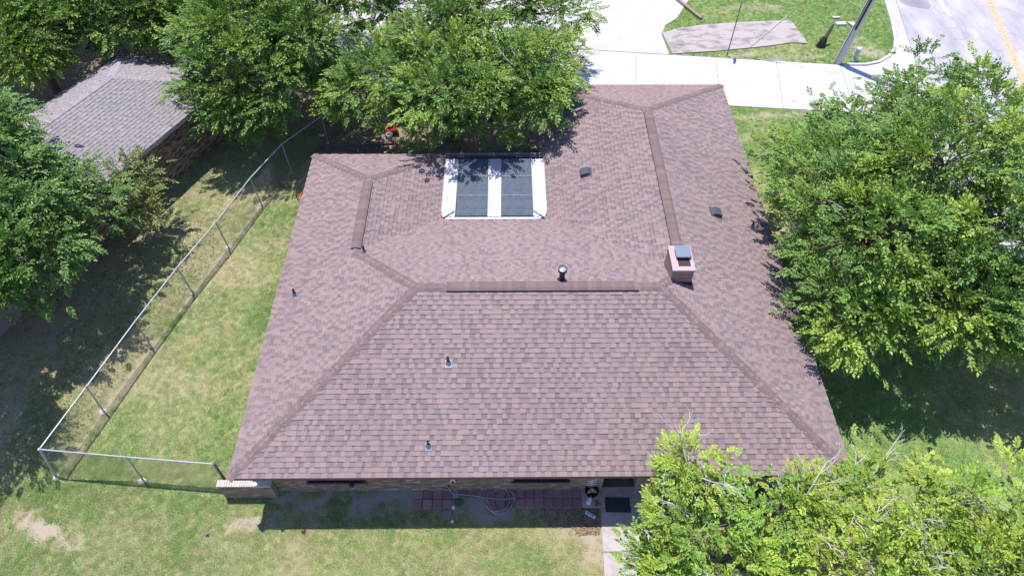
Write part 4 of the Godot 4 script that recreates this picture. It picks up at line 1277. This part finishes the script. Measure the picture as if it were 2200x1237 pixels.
	tag(obj("twig", tw, weather, self, Vector3(2.13, EAVE + 2.13 * M + 0.03, -4.28)), "bleached twig lying on the left roof slope", "twig")

func paver(parent: Node, x: float, z: float, m: Material, col: Color) -> void:
	var mb := MB.new()
	mb.box(Vector3.ZERO, Vector3(0.277, 0.06, 0.279), jitter(col, 0.2), Basis(Vector3(rr(-0.03, 0.02), 1, rr(-0.03, 0.03)).normalized(), rr(-0.03, 0.03)), 0.006)
	obj("paver", mb, m, parent, Vector3(x, 0.008 + rr(-0.004, 0.006), z))

# ---------------------------------------------------------------- far things by the road
func build_far_things() -> void:
	var wood := mat("weathered_wood", Color.WHITE, 0.85, 0.0, tex["grit"], Vector3(2.0, 0.3, 2.0))
	var pole := thing("utility_pole", "tall weathered utility pole leaning at the drive edge with a dark conduit", "utility pole", Vector3(25.02, 0, -23.62))
	var lean := Vector3(0.105, 1, 0)
	var pm := MB.new()
	pm.tube([Vector3(0, -0.1, 0), lean * 4, lean * 10.5], [0.185, 0.17, 0.13], 14, Color(0.52, 0.51, 0.51))
	obj("shaft", pm, wood, pole)
	var cd := MB.new()
	cd.tube([lean * 2.0 + Vector3(-0.10, 0, 0.16), lean * 10.0 + Vector3(-0.08, 0, 0.13)], [0.055, 0.055], 8, Color(0.035, 0.028, 0.035))
	obj("conduit", cd, mats["black_plastic"], pole)
	var cw := MB.new()
	cw.tube([Vector3(-0.17, 0.02, 0.05), lean * 4 + Vector3(-0.18, 0, 0.05)], [0.014, 0.014], 6, Color(0.06, 0.06, 0.06))
	obj("ground_wire", cw, mats["black_plastic"], pole)
	var guy := thing("guy_wire", "slanting guy wire with a pale guard anchored beside the old concrete pad", "guy wire", Vector3(20.05, 0, -24.27))
	var top := Vector3(25.02, 0, -23.62) + lean * 8.0 - guy.position
	var gm := MB.new()
	gm.tube([Vector3.ZERO, top], [0.012, 0.012], 6, Color(0.28, 0.25, 0.23))
	obj("cable", gm, mats["galvanised"], guy)
	var gg := MB.new()
	gg.tube([top * 0.10, top * 0.30], [0.035, 0.035], 8, Color(0.55, 0.5, 0.48))
	obj("guard", gg, mats["white_plastic"], guy)
	# road sign seen edge-on
	var sign := thing("street_sign", "thin metal sign post seen edge-on at the drive edge", "sign", Vector3(19.40, 0, -24.36))
	var sp := MB.new()
	sp.box(Vector3(0, 1.5, 0), Vector3(0.05, 3.04, 0.035), Color(0.16, 0.17, 0.17))
	obj("post", sp, mats["galvanised"], sign)
	var pl := MB.new()
	pl.box(Vector3(0, 2.62, 0), Vector3(0.6, 0.76, 0.012), Color(0.25, 0.26, 0.27), Basis(Vector3.UP, 1.22))
	obj("plate", pl, mats["galvanised"], sign)
	var bt := MB.new()
	for y in [2.35, 2.85, 1.55]: bt.box(Vector3(0, y, 0), Vector3(0.07, 0.05, 0.06), Color(0.5, 0.5, 0.5))
	obj("bracket", bt, mats["galvanised"], sign)
	# cable pedestal
	var pd := thing("cable_pedestal", "pale green round cable pedestal right of the utility pole", "pedestal", Vector3(26.0, 0, -23.86))
	var pb := MB.new()
	pb.lathe(Vector3.ZERO, [Vector2(0.15, 0), Vector2(0.15, 0.06), Vector2(0.125, 0.07), Vector2(0.125, 0.66)], 18, Color(0.40, 0.48, 0.40))
	obj("body", pb, mats["white_plastic"], pd)
	var pc := MB.new()
	pc.lathe(Vector3(0, 0.66, 0), [Vector2(0.135, 0), Vector2(0.135, 0.05), Vector2(0.10, 0.09), Vector2(0, 0.10)], 18, Color(0.50, 0.58, 0.50))
	obj("lid", pc, mats["white_plastic"], pd)
	# old stump
	var stump := thing("tree_stump", "dark broken tree stump on the grass island", "stump", Vector3(24.6, 0, -25.2))
	var sm2 := MB.new()
	sm2.tube([Vector3(0, -0.05, 0), Vector3(0.05, 0.25, 0), Vector3(0.12, 0.5, -0.1)], [0.26, 0.20, 0.13], 9, Color(0.045, 0.042, 0.04))
	obj("trunk", sm2, wood, stump)
	var s3 := MB.new()
	s3.tube([Vector3(0.05, 0.3, 0), Vector3(0.3, 0.75, -0.25), Vector3(0.45, 1.05, -0.4)], [0.09, 0.10, 0.06], 8, Color(0.075, 0.07, 0.065))
	s3.tube([Vector3(-0.02, 0.3, 0), Vector3(-0.2, 0.5, 0.05)], [0.07, 0.05], 7, Color(0.10, 0.09, 0.085))
	obj("limb", s3, wood, stump)
	# broken slabs
	for i in 3:
		var at: Vector3 = [Vector3(26.35, 0.02, -27.35), Vector3(26.95, 0.02, -27.25), Vector3(26.3, 0.02, -28.0)][i]
		var b := MB.new()
		b.prism(pv([[-0.3, -0.1, 0.25, -0.16, 0.3, 0.12, -0.26, 0.14], [-0.2, -0.2, 0.15, -0.22, 0.3, 0.1, 0.0, 0.2], [-0.25, -0.06, 0.2, -0.05, 0.22, 0.06, -0.2, 0.09]][i]), 0.0, 0.09, Color(0.56, 0.54, 0.55))
		tag(obj("broken_slab", b, mats["concrete"], self, at), ["largest piece of broken pale slab on the grass island", "right-hand pointed piece of broken pale slab on the island", "small far sliver of broken pale slab on the island"][i], "slab", "broken slab pieces on the island")
	# landscape timber at the apron edge
	var lg := thing("landscape_timber", "weathered landscape timber lying along the apron edge", "timber", Vector3(18.0, 0, -29.2), -1.12)
	var lb := MB.new()
	lb.box(Vector3(0, 0.09, 0), Vector3(3.0, 0.16, 0.17), Color(0.26, 0.215, 0.165), Basis(), 0.02)
	obj("beam", lb, wood, lg)
	var le := MB.new()
	le.box(Vector3(-1.505, 0.085, 0), Vector3(0.02, 0.12, 0.13), Color(0.03, 0.025, 0.02))
	obj("hollow_end", le, mats["soot"], lg)
	var ring := MB.new()
	ring.lathe(Vector3.ZERO, [Vector2(0.14, 0.0), Vector2(0.14, 0.008), Vector2(0.11, 0.008), Vector2(0.11, 0.0)], 20, Color(0.34, 0.33, 0.34))
	ring.lathe(Vector3.ZERO, [Vector2(0.108, 0.0), Vector2(0.108, 0.005), Vector2(0, 0.005)], 20, Color(0.50, 0.49, 0.51))
	tag(obj("cleanout_cover", ring, mats["concrete"], self, Vector3(12.9, 0.03, -26.7)), "small round cover set in the wide white apron", "cover")
	for i in 3:
		var mh := MB.new()
		mh.lathe(Vector3.ZERO, [Vector2(0.13, 0.0), Vector2(0.13, 0.008), Vector2(0.0, 0.009)], 14, Color(0.26, 0.25, 0.26))
		var at: Vector3 = [Vector3(31.6, 0.012, -26.2), Vector3(33.3, 0.012, -22.9), Vector3(35.1, 0.012, -23.0)][i]
		tag(obj("water_valve_cover", mh, mats["galvanised"], self, at), ["round valve cover in the road nearest the grass island", "round valve cover in the middle of the near lane", "small round valve cover beside the yellow line"][i], "valve cover", "valve covers in the road")

# ---------------------------------------------------------------- trees
func make_sprig(seed_: int, leaves: int, length: float) -> ArrayMesh:
	var g := RandomNumberGenerator.new(); g.seed = seed_
	var mb := MB.new()
	var bend := g.randf_range(-0.12, 0.12)
	for i in leaves:
		var t := (i + 0.6) / leaves
		var at := Vector3(bend * t * t, -0.10 * t * t, -length * t)
		var sgn := -1.0 if i % 2 else 1.0
		var a := sgn * g.randf_range(0.5, 1.25) if i < leaves - 1 else 0.0
		var ln := g.randf_range(0.105, 0.155); var wd := ln * g.randf_range(0.44, 0.56)
		var dir := Vector3(sin(a), g.randf_range(-0.40, 0.30), -cos(a)).normalized()
		var side := dir.cross(Vector3.UP).normalized()
		side = (side + Vector3.UP * g.randf_range(-0.45, 0.45)).normalized()
		var up := side.cross(dir).normalized()
		var p0 := at; var p1 := at + dir * ln * 0.45 - side * wd * 0.5 + up * ln * 0.06; var p2 := at + dir * ln + up * ln * g.randf_range(-0.25, 0.0); var p3 := at + dir * ln * 0.45 + side * wd * 0.5 + up * ln * 0.06
		var k := g.randf_range(0.72, 1.25); var col := Color(k, k, k * g.randf_range(0.7, 1.1))
		mb.tri(p0, p3, p2, col); mb.tri(p0, p2, p1, col)
	return mb.mesh()

func build_trees() -> void:
	sprig_a = make_sprig(11, 13, 0.40); sprig_b = make_sprig(23, 15, 0.30)
	var bark := mat("bark", Color.WHITE, 0.95, 0.0, noise_tex("bark", 0.04, 5, 0.6, 1.25, 256, 0.7), Vector3(2.5, 0.7, 2.5))
	var leaf := mat("leaf", Color.WHITE, 0.5)
	leaf.backlight_enabled = true; leaf.backlight = Color(0.62, 0.66, 0.30)
	var mid := [Color(0.180, 0.325, 0.062), Color(0.130, 0.255, 0.056), Color(0.285, 0.415, 0.064)]
	var deep := [Color(0.130, 0.255, 0.058), Color(0.165, 0.300, 0.058), Color(0.235, 0.365, 0.060)]
	var lime := [Color(0.28, 0.44, 0.065), Color(0.20, 0.36, 0.06), Color(0.38, 0.49, 0.07)]
	var G := "broad leafed shade trees"
	tree("large green shade tree crowding the right side of the roof", Vector3(20.6, 0, -7.0), 0.24, [
		[19.3, 4.9, -6.8, 2.4, 1.8, 2.4], [18.4, 3.6, -4.9, 1.5, 1.3, 1.4], [21.4, 3.9, -4.9, 2.1, 1.5, 1.6], [22.8, 5.0, -6.6, 2.4, 1.9, 2.2], [19.1, 4.4, -9.6, 2.0, 1.7, 1.9],
		[21.6, 6.0, -8.8, 2.5, 1.7, 2.2], [18.9, 3.5, -11.6, 1.4, 1.1, 1.3], [24.6, 4.4, -7.6, 2.0, 1.6, 2.2], [24.0, 3.7, -4.8, 2.2, 1.4, 1.4], [25.4, 3.9, -3.7, 1.6, 1.2, 1.4], [26.2, 4.2, -6.4, 1.6, 1.3, 1.5]], mid, 1.0, 7, G)
	tree("looser green tree behind the large right tree, beside the road", Vector3(23.6, 0, -12.4), 0.19, [
		[22.1, 4.6, -12.8, 2.0, 1.6, 1.6], [24.7, 5.2, -12.3, 2.0, 1.7, 1.8], [20.8, 3.6, -13.6, 1.5, 1.2, 1.3], [26.2, 5.4, -10.4, 1.9, 1.5, 1.6], [23.6, 4.8, -14.2, 1.6, 1.3, 1.3]], mid, 0.62, 3, G)
	tree("wide green tree overhanging the patio cover between the wings", Vector3(5.2, 0, -17.6), 0.25, [
		[5.3, 4.4, -16.2, 2.4, 1.6, 2.0], [2.7, 4.0, -16.4, 1.9, 1.4, 1.6], [8.0, 4.4, -16.0, 1.9, 1.4, 1.8], [9.1, 4.1, -17.6, 1.4, 1.2, 1.4], [5.0, 3.4, -15.0, 1.3, 1.0, 1.0], [1.2, 3.3, -16.2, 0.9, 0.9, 0.9],
		[6.8, 3.6, -14.9, 1.6, 1.0, 1.0], [8.9, 4.4, -14.9, 1.1, 1.0, 1.3], [5.6, 5.0, -14.2, 2.1, 0.9, 1.3], [5.6, 5.3, -17.9, 2.3, 1.5, 1.6]], mid, 0.95, 9, G)
	tree("tall green tree behind the patio tree, spreading over the white apron", Vector3(5.6, 0, -23.2), 0.26, [
		[3.6, 5.0, -21.6, 2.5, 1.8, 2.1], [7.2, 5.2, -21.4, 2.4, 1.7, 2.0], [9.8, 4.6, -20.4, 1.5, 1.2, 1.2], [5.4, 6.2, -24.2, 3.0, 1.9, 2.2], [8.8, 5.6, -23.8, 2.1, 1.6, 2.0], [2.2, 5.6, -24.5, 2.2, 1.6, 1.9]], mid, 0.9, 10, G)
	tree("dense dark green tree between the grey roofed house and the fence", Vector3(-3.6, 0, -18.4), 0.22, [
		[-3.9, 3.6, -17.1, 1.9, 2.1, 1.9], [-2.3, 3.7, -16.9, 1.7, 1.8, 1.5], [-3.6, 4.8, -18.8, 2.5, 1.9, 2.1], [-0.9, 4.2, -18.6, 1.8, 1.9, 1.8], [-3.9, 2.2, -16.4, 1.3, 1.1, 1.0]], deep, 1.15, 2, G)
	tree("green tree at the top edge behind the dense dark tree", Vector3(-1.6, 0, -23.0), 0.22, [
		[-2.8, 4.9, -22.6, 2.5, 2.0, 2.2], [0.4, 4.8, -22.2, 2.2, 1.9, 1.9], [-5.2, 5.0, -22.8, 2.2, 1.9, 2.0], [-1.2, 5.8, -25.2, 2.8, 1.9, 2.2]], deep, 1.0, 3, G)
	tree("green tree just behind the ridge of the grey roofed house", Vector3(-9.0, 0, -24.0), 0.22, [
		[-8.6, 4.6, -23.0, 2.5, 2.1, 2.0], [-11.4, 4.8, -22.6, 2.3, 2.0, 2.0], [-6.4, 4.6, -25.6, 2.3, 2.0, 2.0], [-9.6, 5.4, -26.2, 2.8, 2.0, 2.4], [-9.2, 4.0, -20.8, 1.7, 1.6, 1.3], [-6.4, 3.4, -21.4, 1.7, 1.6, 1.5], [-12.4, 4.4, -19.8, 1.7, 1.6, 1.4]], deep, 1.0, 0, G)
	tree("yellowish green tree filling the top left corner", Vector3(-14.6, 0, -21.2), 0.23, [
		[-14.2, 4.4, -20.8, 2.6, 2.1, 2.2], [-16.6, 4.8, -19.4, 2.4, 2.1, 2.2], [-14.0, 5.2, -24.0, 2.7, 2.1, 2.3], [-17.4, 5.2, -23.0, 2.8, 2.2, 2.4], [-12.9, 4.0, -18.2, 1.5, 1.5, 1.4], [-15.6, 3.6, -16.6, 1.7, 1.6, 1.6], [-11.4, 4.8, -25.4, 2.0, 1.8, 1.8]], [deep[2], mid[2], deep[1]], 1.0, 0, G)
	tree("tree at the very top left edge, behind the corner tree", Vector3(-13.0, 0, -28.5), 0.22, [
		[-12.4, 5.0, -28.0, 3.0, 2.1, 2.4], [-16.6, 5.2, -27.6, 2.8, 2.1, 2.4], [-7.8, 5.0, -29.2, 2.8, 2.1, 2.2]], mid, 0.9, 0, G)
	tree("large dark green tree left of the fence in front of the grey roof", Vector3(-9.4, 0, -7.9), 0.23, [
		[-9.8, 4.6, -8.4, 2.4, 2.1, 2.2], [-8.1, 3.8, -7.4, 1.7, 1.6, 1.7], [-9.8, 3.5, -5.9, 2.0, 1.5, 1.4], [-7.9, 3.4, -9.7, 1.5, 1.4, 1.5], [-10.8, 5.8, -10.2, 1.7, 1.5, 1.7], [-11.8, 4.4, -6.8, 1.9, 1.9, 1.9], [-10.0, 5.6, -4.3, 1.9, 1.4, 1.7], [-12.2, 5.4, -4.6, 1.8, 1.5, 1.8], [-9.2, 5.5, -3.4, 1.5, 1.1, 1.3], [-11.0, 5.2, -12.0, 1.5, 1.4, 1.4], [-9.8, 4.9, -10.9, 1.2, 1.2, 1.2], [-11.4, 5.0, -2.6, 1.6, 1.3, 1.5]], [deep[0], mid[1], Color(0.16, 0.29, 0.08)], 1.05, 3, G)
	tree("small thin yellowish tree against the brick wall of the grey roofed house", Vector3(-6.7, 0, -12.3), 0.07, [
		[-6.9, 2.2, -11.9, 0.85, 0.7, 0.8], [-6.2, 1.9, -11.2, 0.75, 0.5, 0.6], [-7.3, 2.4, -12.6, 0.7, 0.5, 0.6]], [Color(0.20, 0.26, 0.07), Color(0.14, 0.22, 0.055), Color(0.26, 0.28, 0.09)], 0.55, 3, G)
	tree("bright yellow green tree over the front walk at lower right", Vector3(15.0, 0, 1.5), 0.17, [
		[12.6, 3.9, 1.9, 1.2, 0.9, 1.1], [14.5, 4.2, 1.7, 1.4, 1.0, 0.9], [13.1, 3.5, 2.9, 1.7, 1.0, 1.0], [15.8, 4.3, 2.9, 1.8, 1.2, 1.2], [12.0, 3.0, 0.9, 0.6, 0.5, 0.5], [12.2, 4.3, 0.7, 0.7, 0.5, 0.55], [11.6, 3.1, 3.3, 1.0, 0.8, 0.9], [11.5, 2.7, 2.3, 0.7, 0.6, 0.6]], lime, 0.54, 30, G, 0.78)
	tree("bright yellow green tree in the lower right corner", Vector3(19.2, 0, 1.8), 0.18, [
		[17.4, 4.4, 1.7, 1.6, 1.1, 1.1], [19.6, 4.2, 1.9, 1.6, 1.1, 1.1], [18.3, 4.5, 3.4, 1.9, 1.3, 1.2], [20.7, 3.7, 3.7, 1.7, 1.2, 1.2], [16.2, 4.0, 1.3, 1.1, 0.8, 0.8]], lime, 0.66, 20, G, 0.78)

func twist(a: Vector3, b: Vector3, n: int, wob: float) -> Array:
	var out := []
	var off := Vector3(rr(-1, 1), rr(0.1, 1.0), rr(-1, 1)) * wob * a.distance_to(b)
	for i in n + 1:
		var t := float(i) / n
		out.append(a.lerp(b, t) + off * sin(t * PI) + Vector3(rr(-1, 1), rr(-1, 1), rr(-1, 1)) * wob * 0.15 * (1.0 if i > 0 and i < n else 0.0))
	return out

func taper(n: int, r0: float, r1: float) -> Array:
	var out := []
	for i in n + 1: out.append(lerpf(r0, r1, float(i) / n))
	return out

func dead_branch(mb: MB, at: Vector3, dir: Vector3, length: float, r: float, depth: int) -> void:
	var end := at + dir * length
	var p := twist(at, end, 3, 0.10)
	mb.tube(p, taper(3, r, r * 0.55), 5, Color(0.60, 0.57, 0.58), false)
	if depth == 0: return
	for i in 3:
		var d := (dir + Vector3(rr(-0.9, 0.9), rr(-0.3, 0.6), rr(-0.9, 0.9))).normalized()
		dead_branch(mb, p[1 + i % 3], d, length * rr(0.4, 0.7), r * 0.55, depth - 1)

func tree(label: String, base: Vector3, trunk_r: float, lobes: Array, palette: Array, density: float, dead: int, group: String, fine := 1.0) -> void:
	var t := thing("shade_tree", label, "tree", base, 0.0, group)
	var lb: Array = []
	var low := 99.0
	for l in lobes:
		lb.append([Vector3(l[0], l[1], l[2]) - base, Vector3(l[3], l[4], l[5])])
		low = minf(low, l[1] - l[4])
	var fork := Vector3(rr(-0.15, 0.15), clampf(low * 0.7, 0.8, 2.0), rr(-0.15, 0.15))
	var tm := MB.new(); var bcol := Color(0.17, 0.145, 0.125)
	tm.tube([Vector3(0, -0.15, 0), Vector3(0, 0.12, 0), fork * 0.55, fork], [trunk_r * 1.5, trunk_r * 1.08, trunk_r, trunk_r * 0.9], 10, bcol)
	var tr := obj("trunk", tm, mats["bark"], t)
	var bm := MB.new(); var dm := MB.new()
	var tf := [[], []]; var cols := [[], []]
	for li in lb.size():
		var c: Vector3 = lb[li][0]; var r: Vector3 = lb[li][1]
		var limb := twist(fork, c, 6, 0.08)
		bm.tube(limb, taper(6, trunk_r * 0.62, trunk_r * 0.16), 7, bcol)
		var area := pow((pow(r.x * r.y, 1.6) + pow(r.x * r.z, 1.6) + pow(r.y * r.z, 1.6)) / 3.0, 1.0 / 1.6) * 4 * PI
		var clumps := int(area * 1.0 * density + 4)
		for k in clumps:
			var yy := 1.0 - 2.0 * (k + 0.5) / clumps
			if yy < -0.75: continue
			var ph := k * 2.39996 + rr(-0.4, 0.4)
			var ring := sqrt(1 - yy * yy)
			var d := Vector3(ring * cos(ph), yy, ring * sin(ph))
			var f := rr(0.55, 1.0) if rng.randf() < 0.8 else rr(1.0, 1.16)
			var p := c + Vector3(d.x * r.x, d.y * r.y, d.z * r.z) * f
			var buried := false
			for lj in lb.size():
				if lj != li:
					var q: Vector3 = (p - lb[lj][0]) / lb[lj][1]
					if q.length() < 0.55: buried = true
			if buried: continue
			if rng.randf() > 0.88: continue
			var from: Vector3 = limb[3 + rng.randi() % 4]
			bm.tube(twist(from, p, 3, 0.10), taper(3, 0.030, 0.008), 4, bcol * 1.15, false)
			var tint: Color = palette[rng.randi() % palette.size()].lerp(palette[rng.randi() % palette.size()], rng.randf())
			var lift := rr(0.85, 1.15)
			var num := int(rr(20, 36) * clampf(density + 0.25, 0.7, 1.1) / pow(fine, 1.8))
			var spread := Vector3(0.29, 0.12, 0.29) * rr(0.75, 1.3)
			for s in num:
				var off := Vector3(rng.randfn() * spread.x, rng.randfn() * spread.y, rng.randfn() * spread.z)
				var out := (d * 0.7 + off * 1.6 + Vector3(rr(-0.5, 0.5), rr(-0.25, 0.55), rr(-0.5, 0.5))).normalized()
				var up := (Vector3.UP + Vector3(rr(-0.5, 0.5), 0, rr(-0.5, 0.5))).normalized()
				if absf(out.dot(up)) > 0.95: up = Vector3.RIGHT
				var b := Basis.looking_at(out, up).scaled(Vector3.ONE * rr(0.75, 1.2) * fine)
				var w := rng.randi() % 2 if fine == 1.0 or rng.randf() < 0.3 else 1
				tf[w].append(Transform3D(b, p + off))
				var col := jitter(tint, 0.22) * lift
				cols[w].append(Color(col.r, col.g, col.b))
	for i in dead:
		var li := i % lb.size()
		var c: Vector3 = lb[li][0]; var r: Vector3 = lb[li][1]
		var a := rr(0, TAU)
		var d := Vector3(cos(a) * 0.8, rr(0.35, 1.0), sin(a) * 0.8).normalized()
		var s := c + Vector3(d.x * r.x, d.y * r.y, d.z * r.z) * 0.6
		dead_branch(dm, s, d, rr(0.5, 1.05), 0.019, 2)
	obj("branches", bm, mats["bark"], t)
	if dead: obj("dead_branches", dm, mats["bark"], t)
	scatter("crown", sprig_a, mats["leaf"], tf[0], cols[0], t)
	scatter("crown", sprig_b, mats["leaf"], tf[1], cols[1], t)
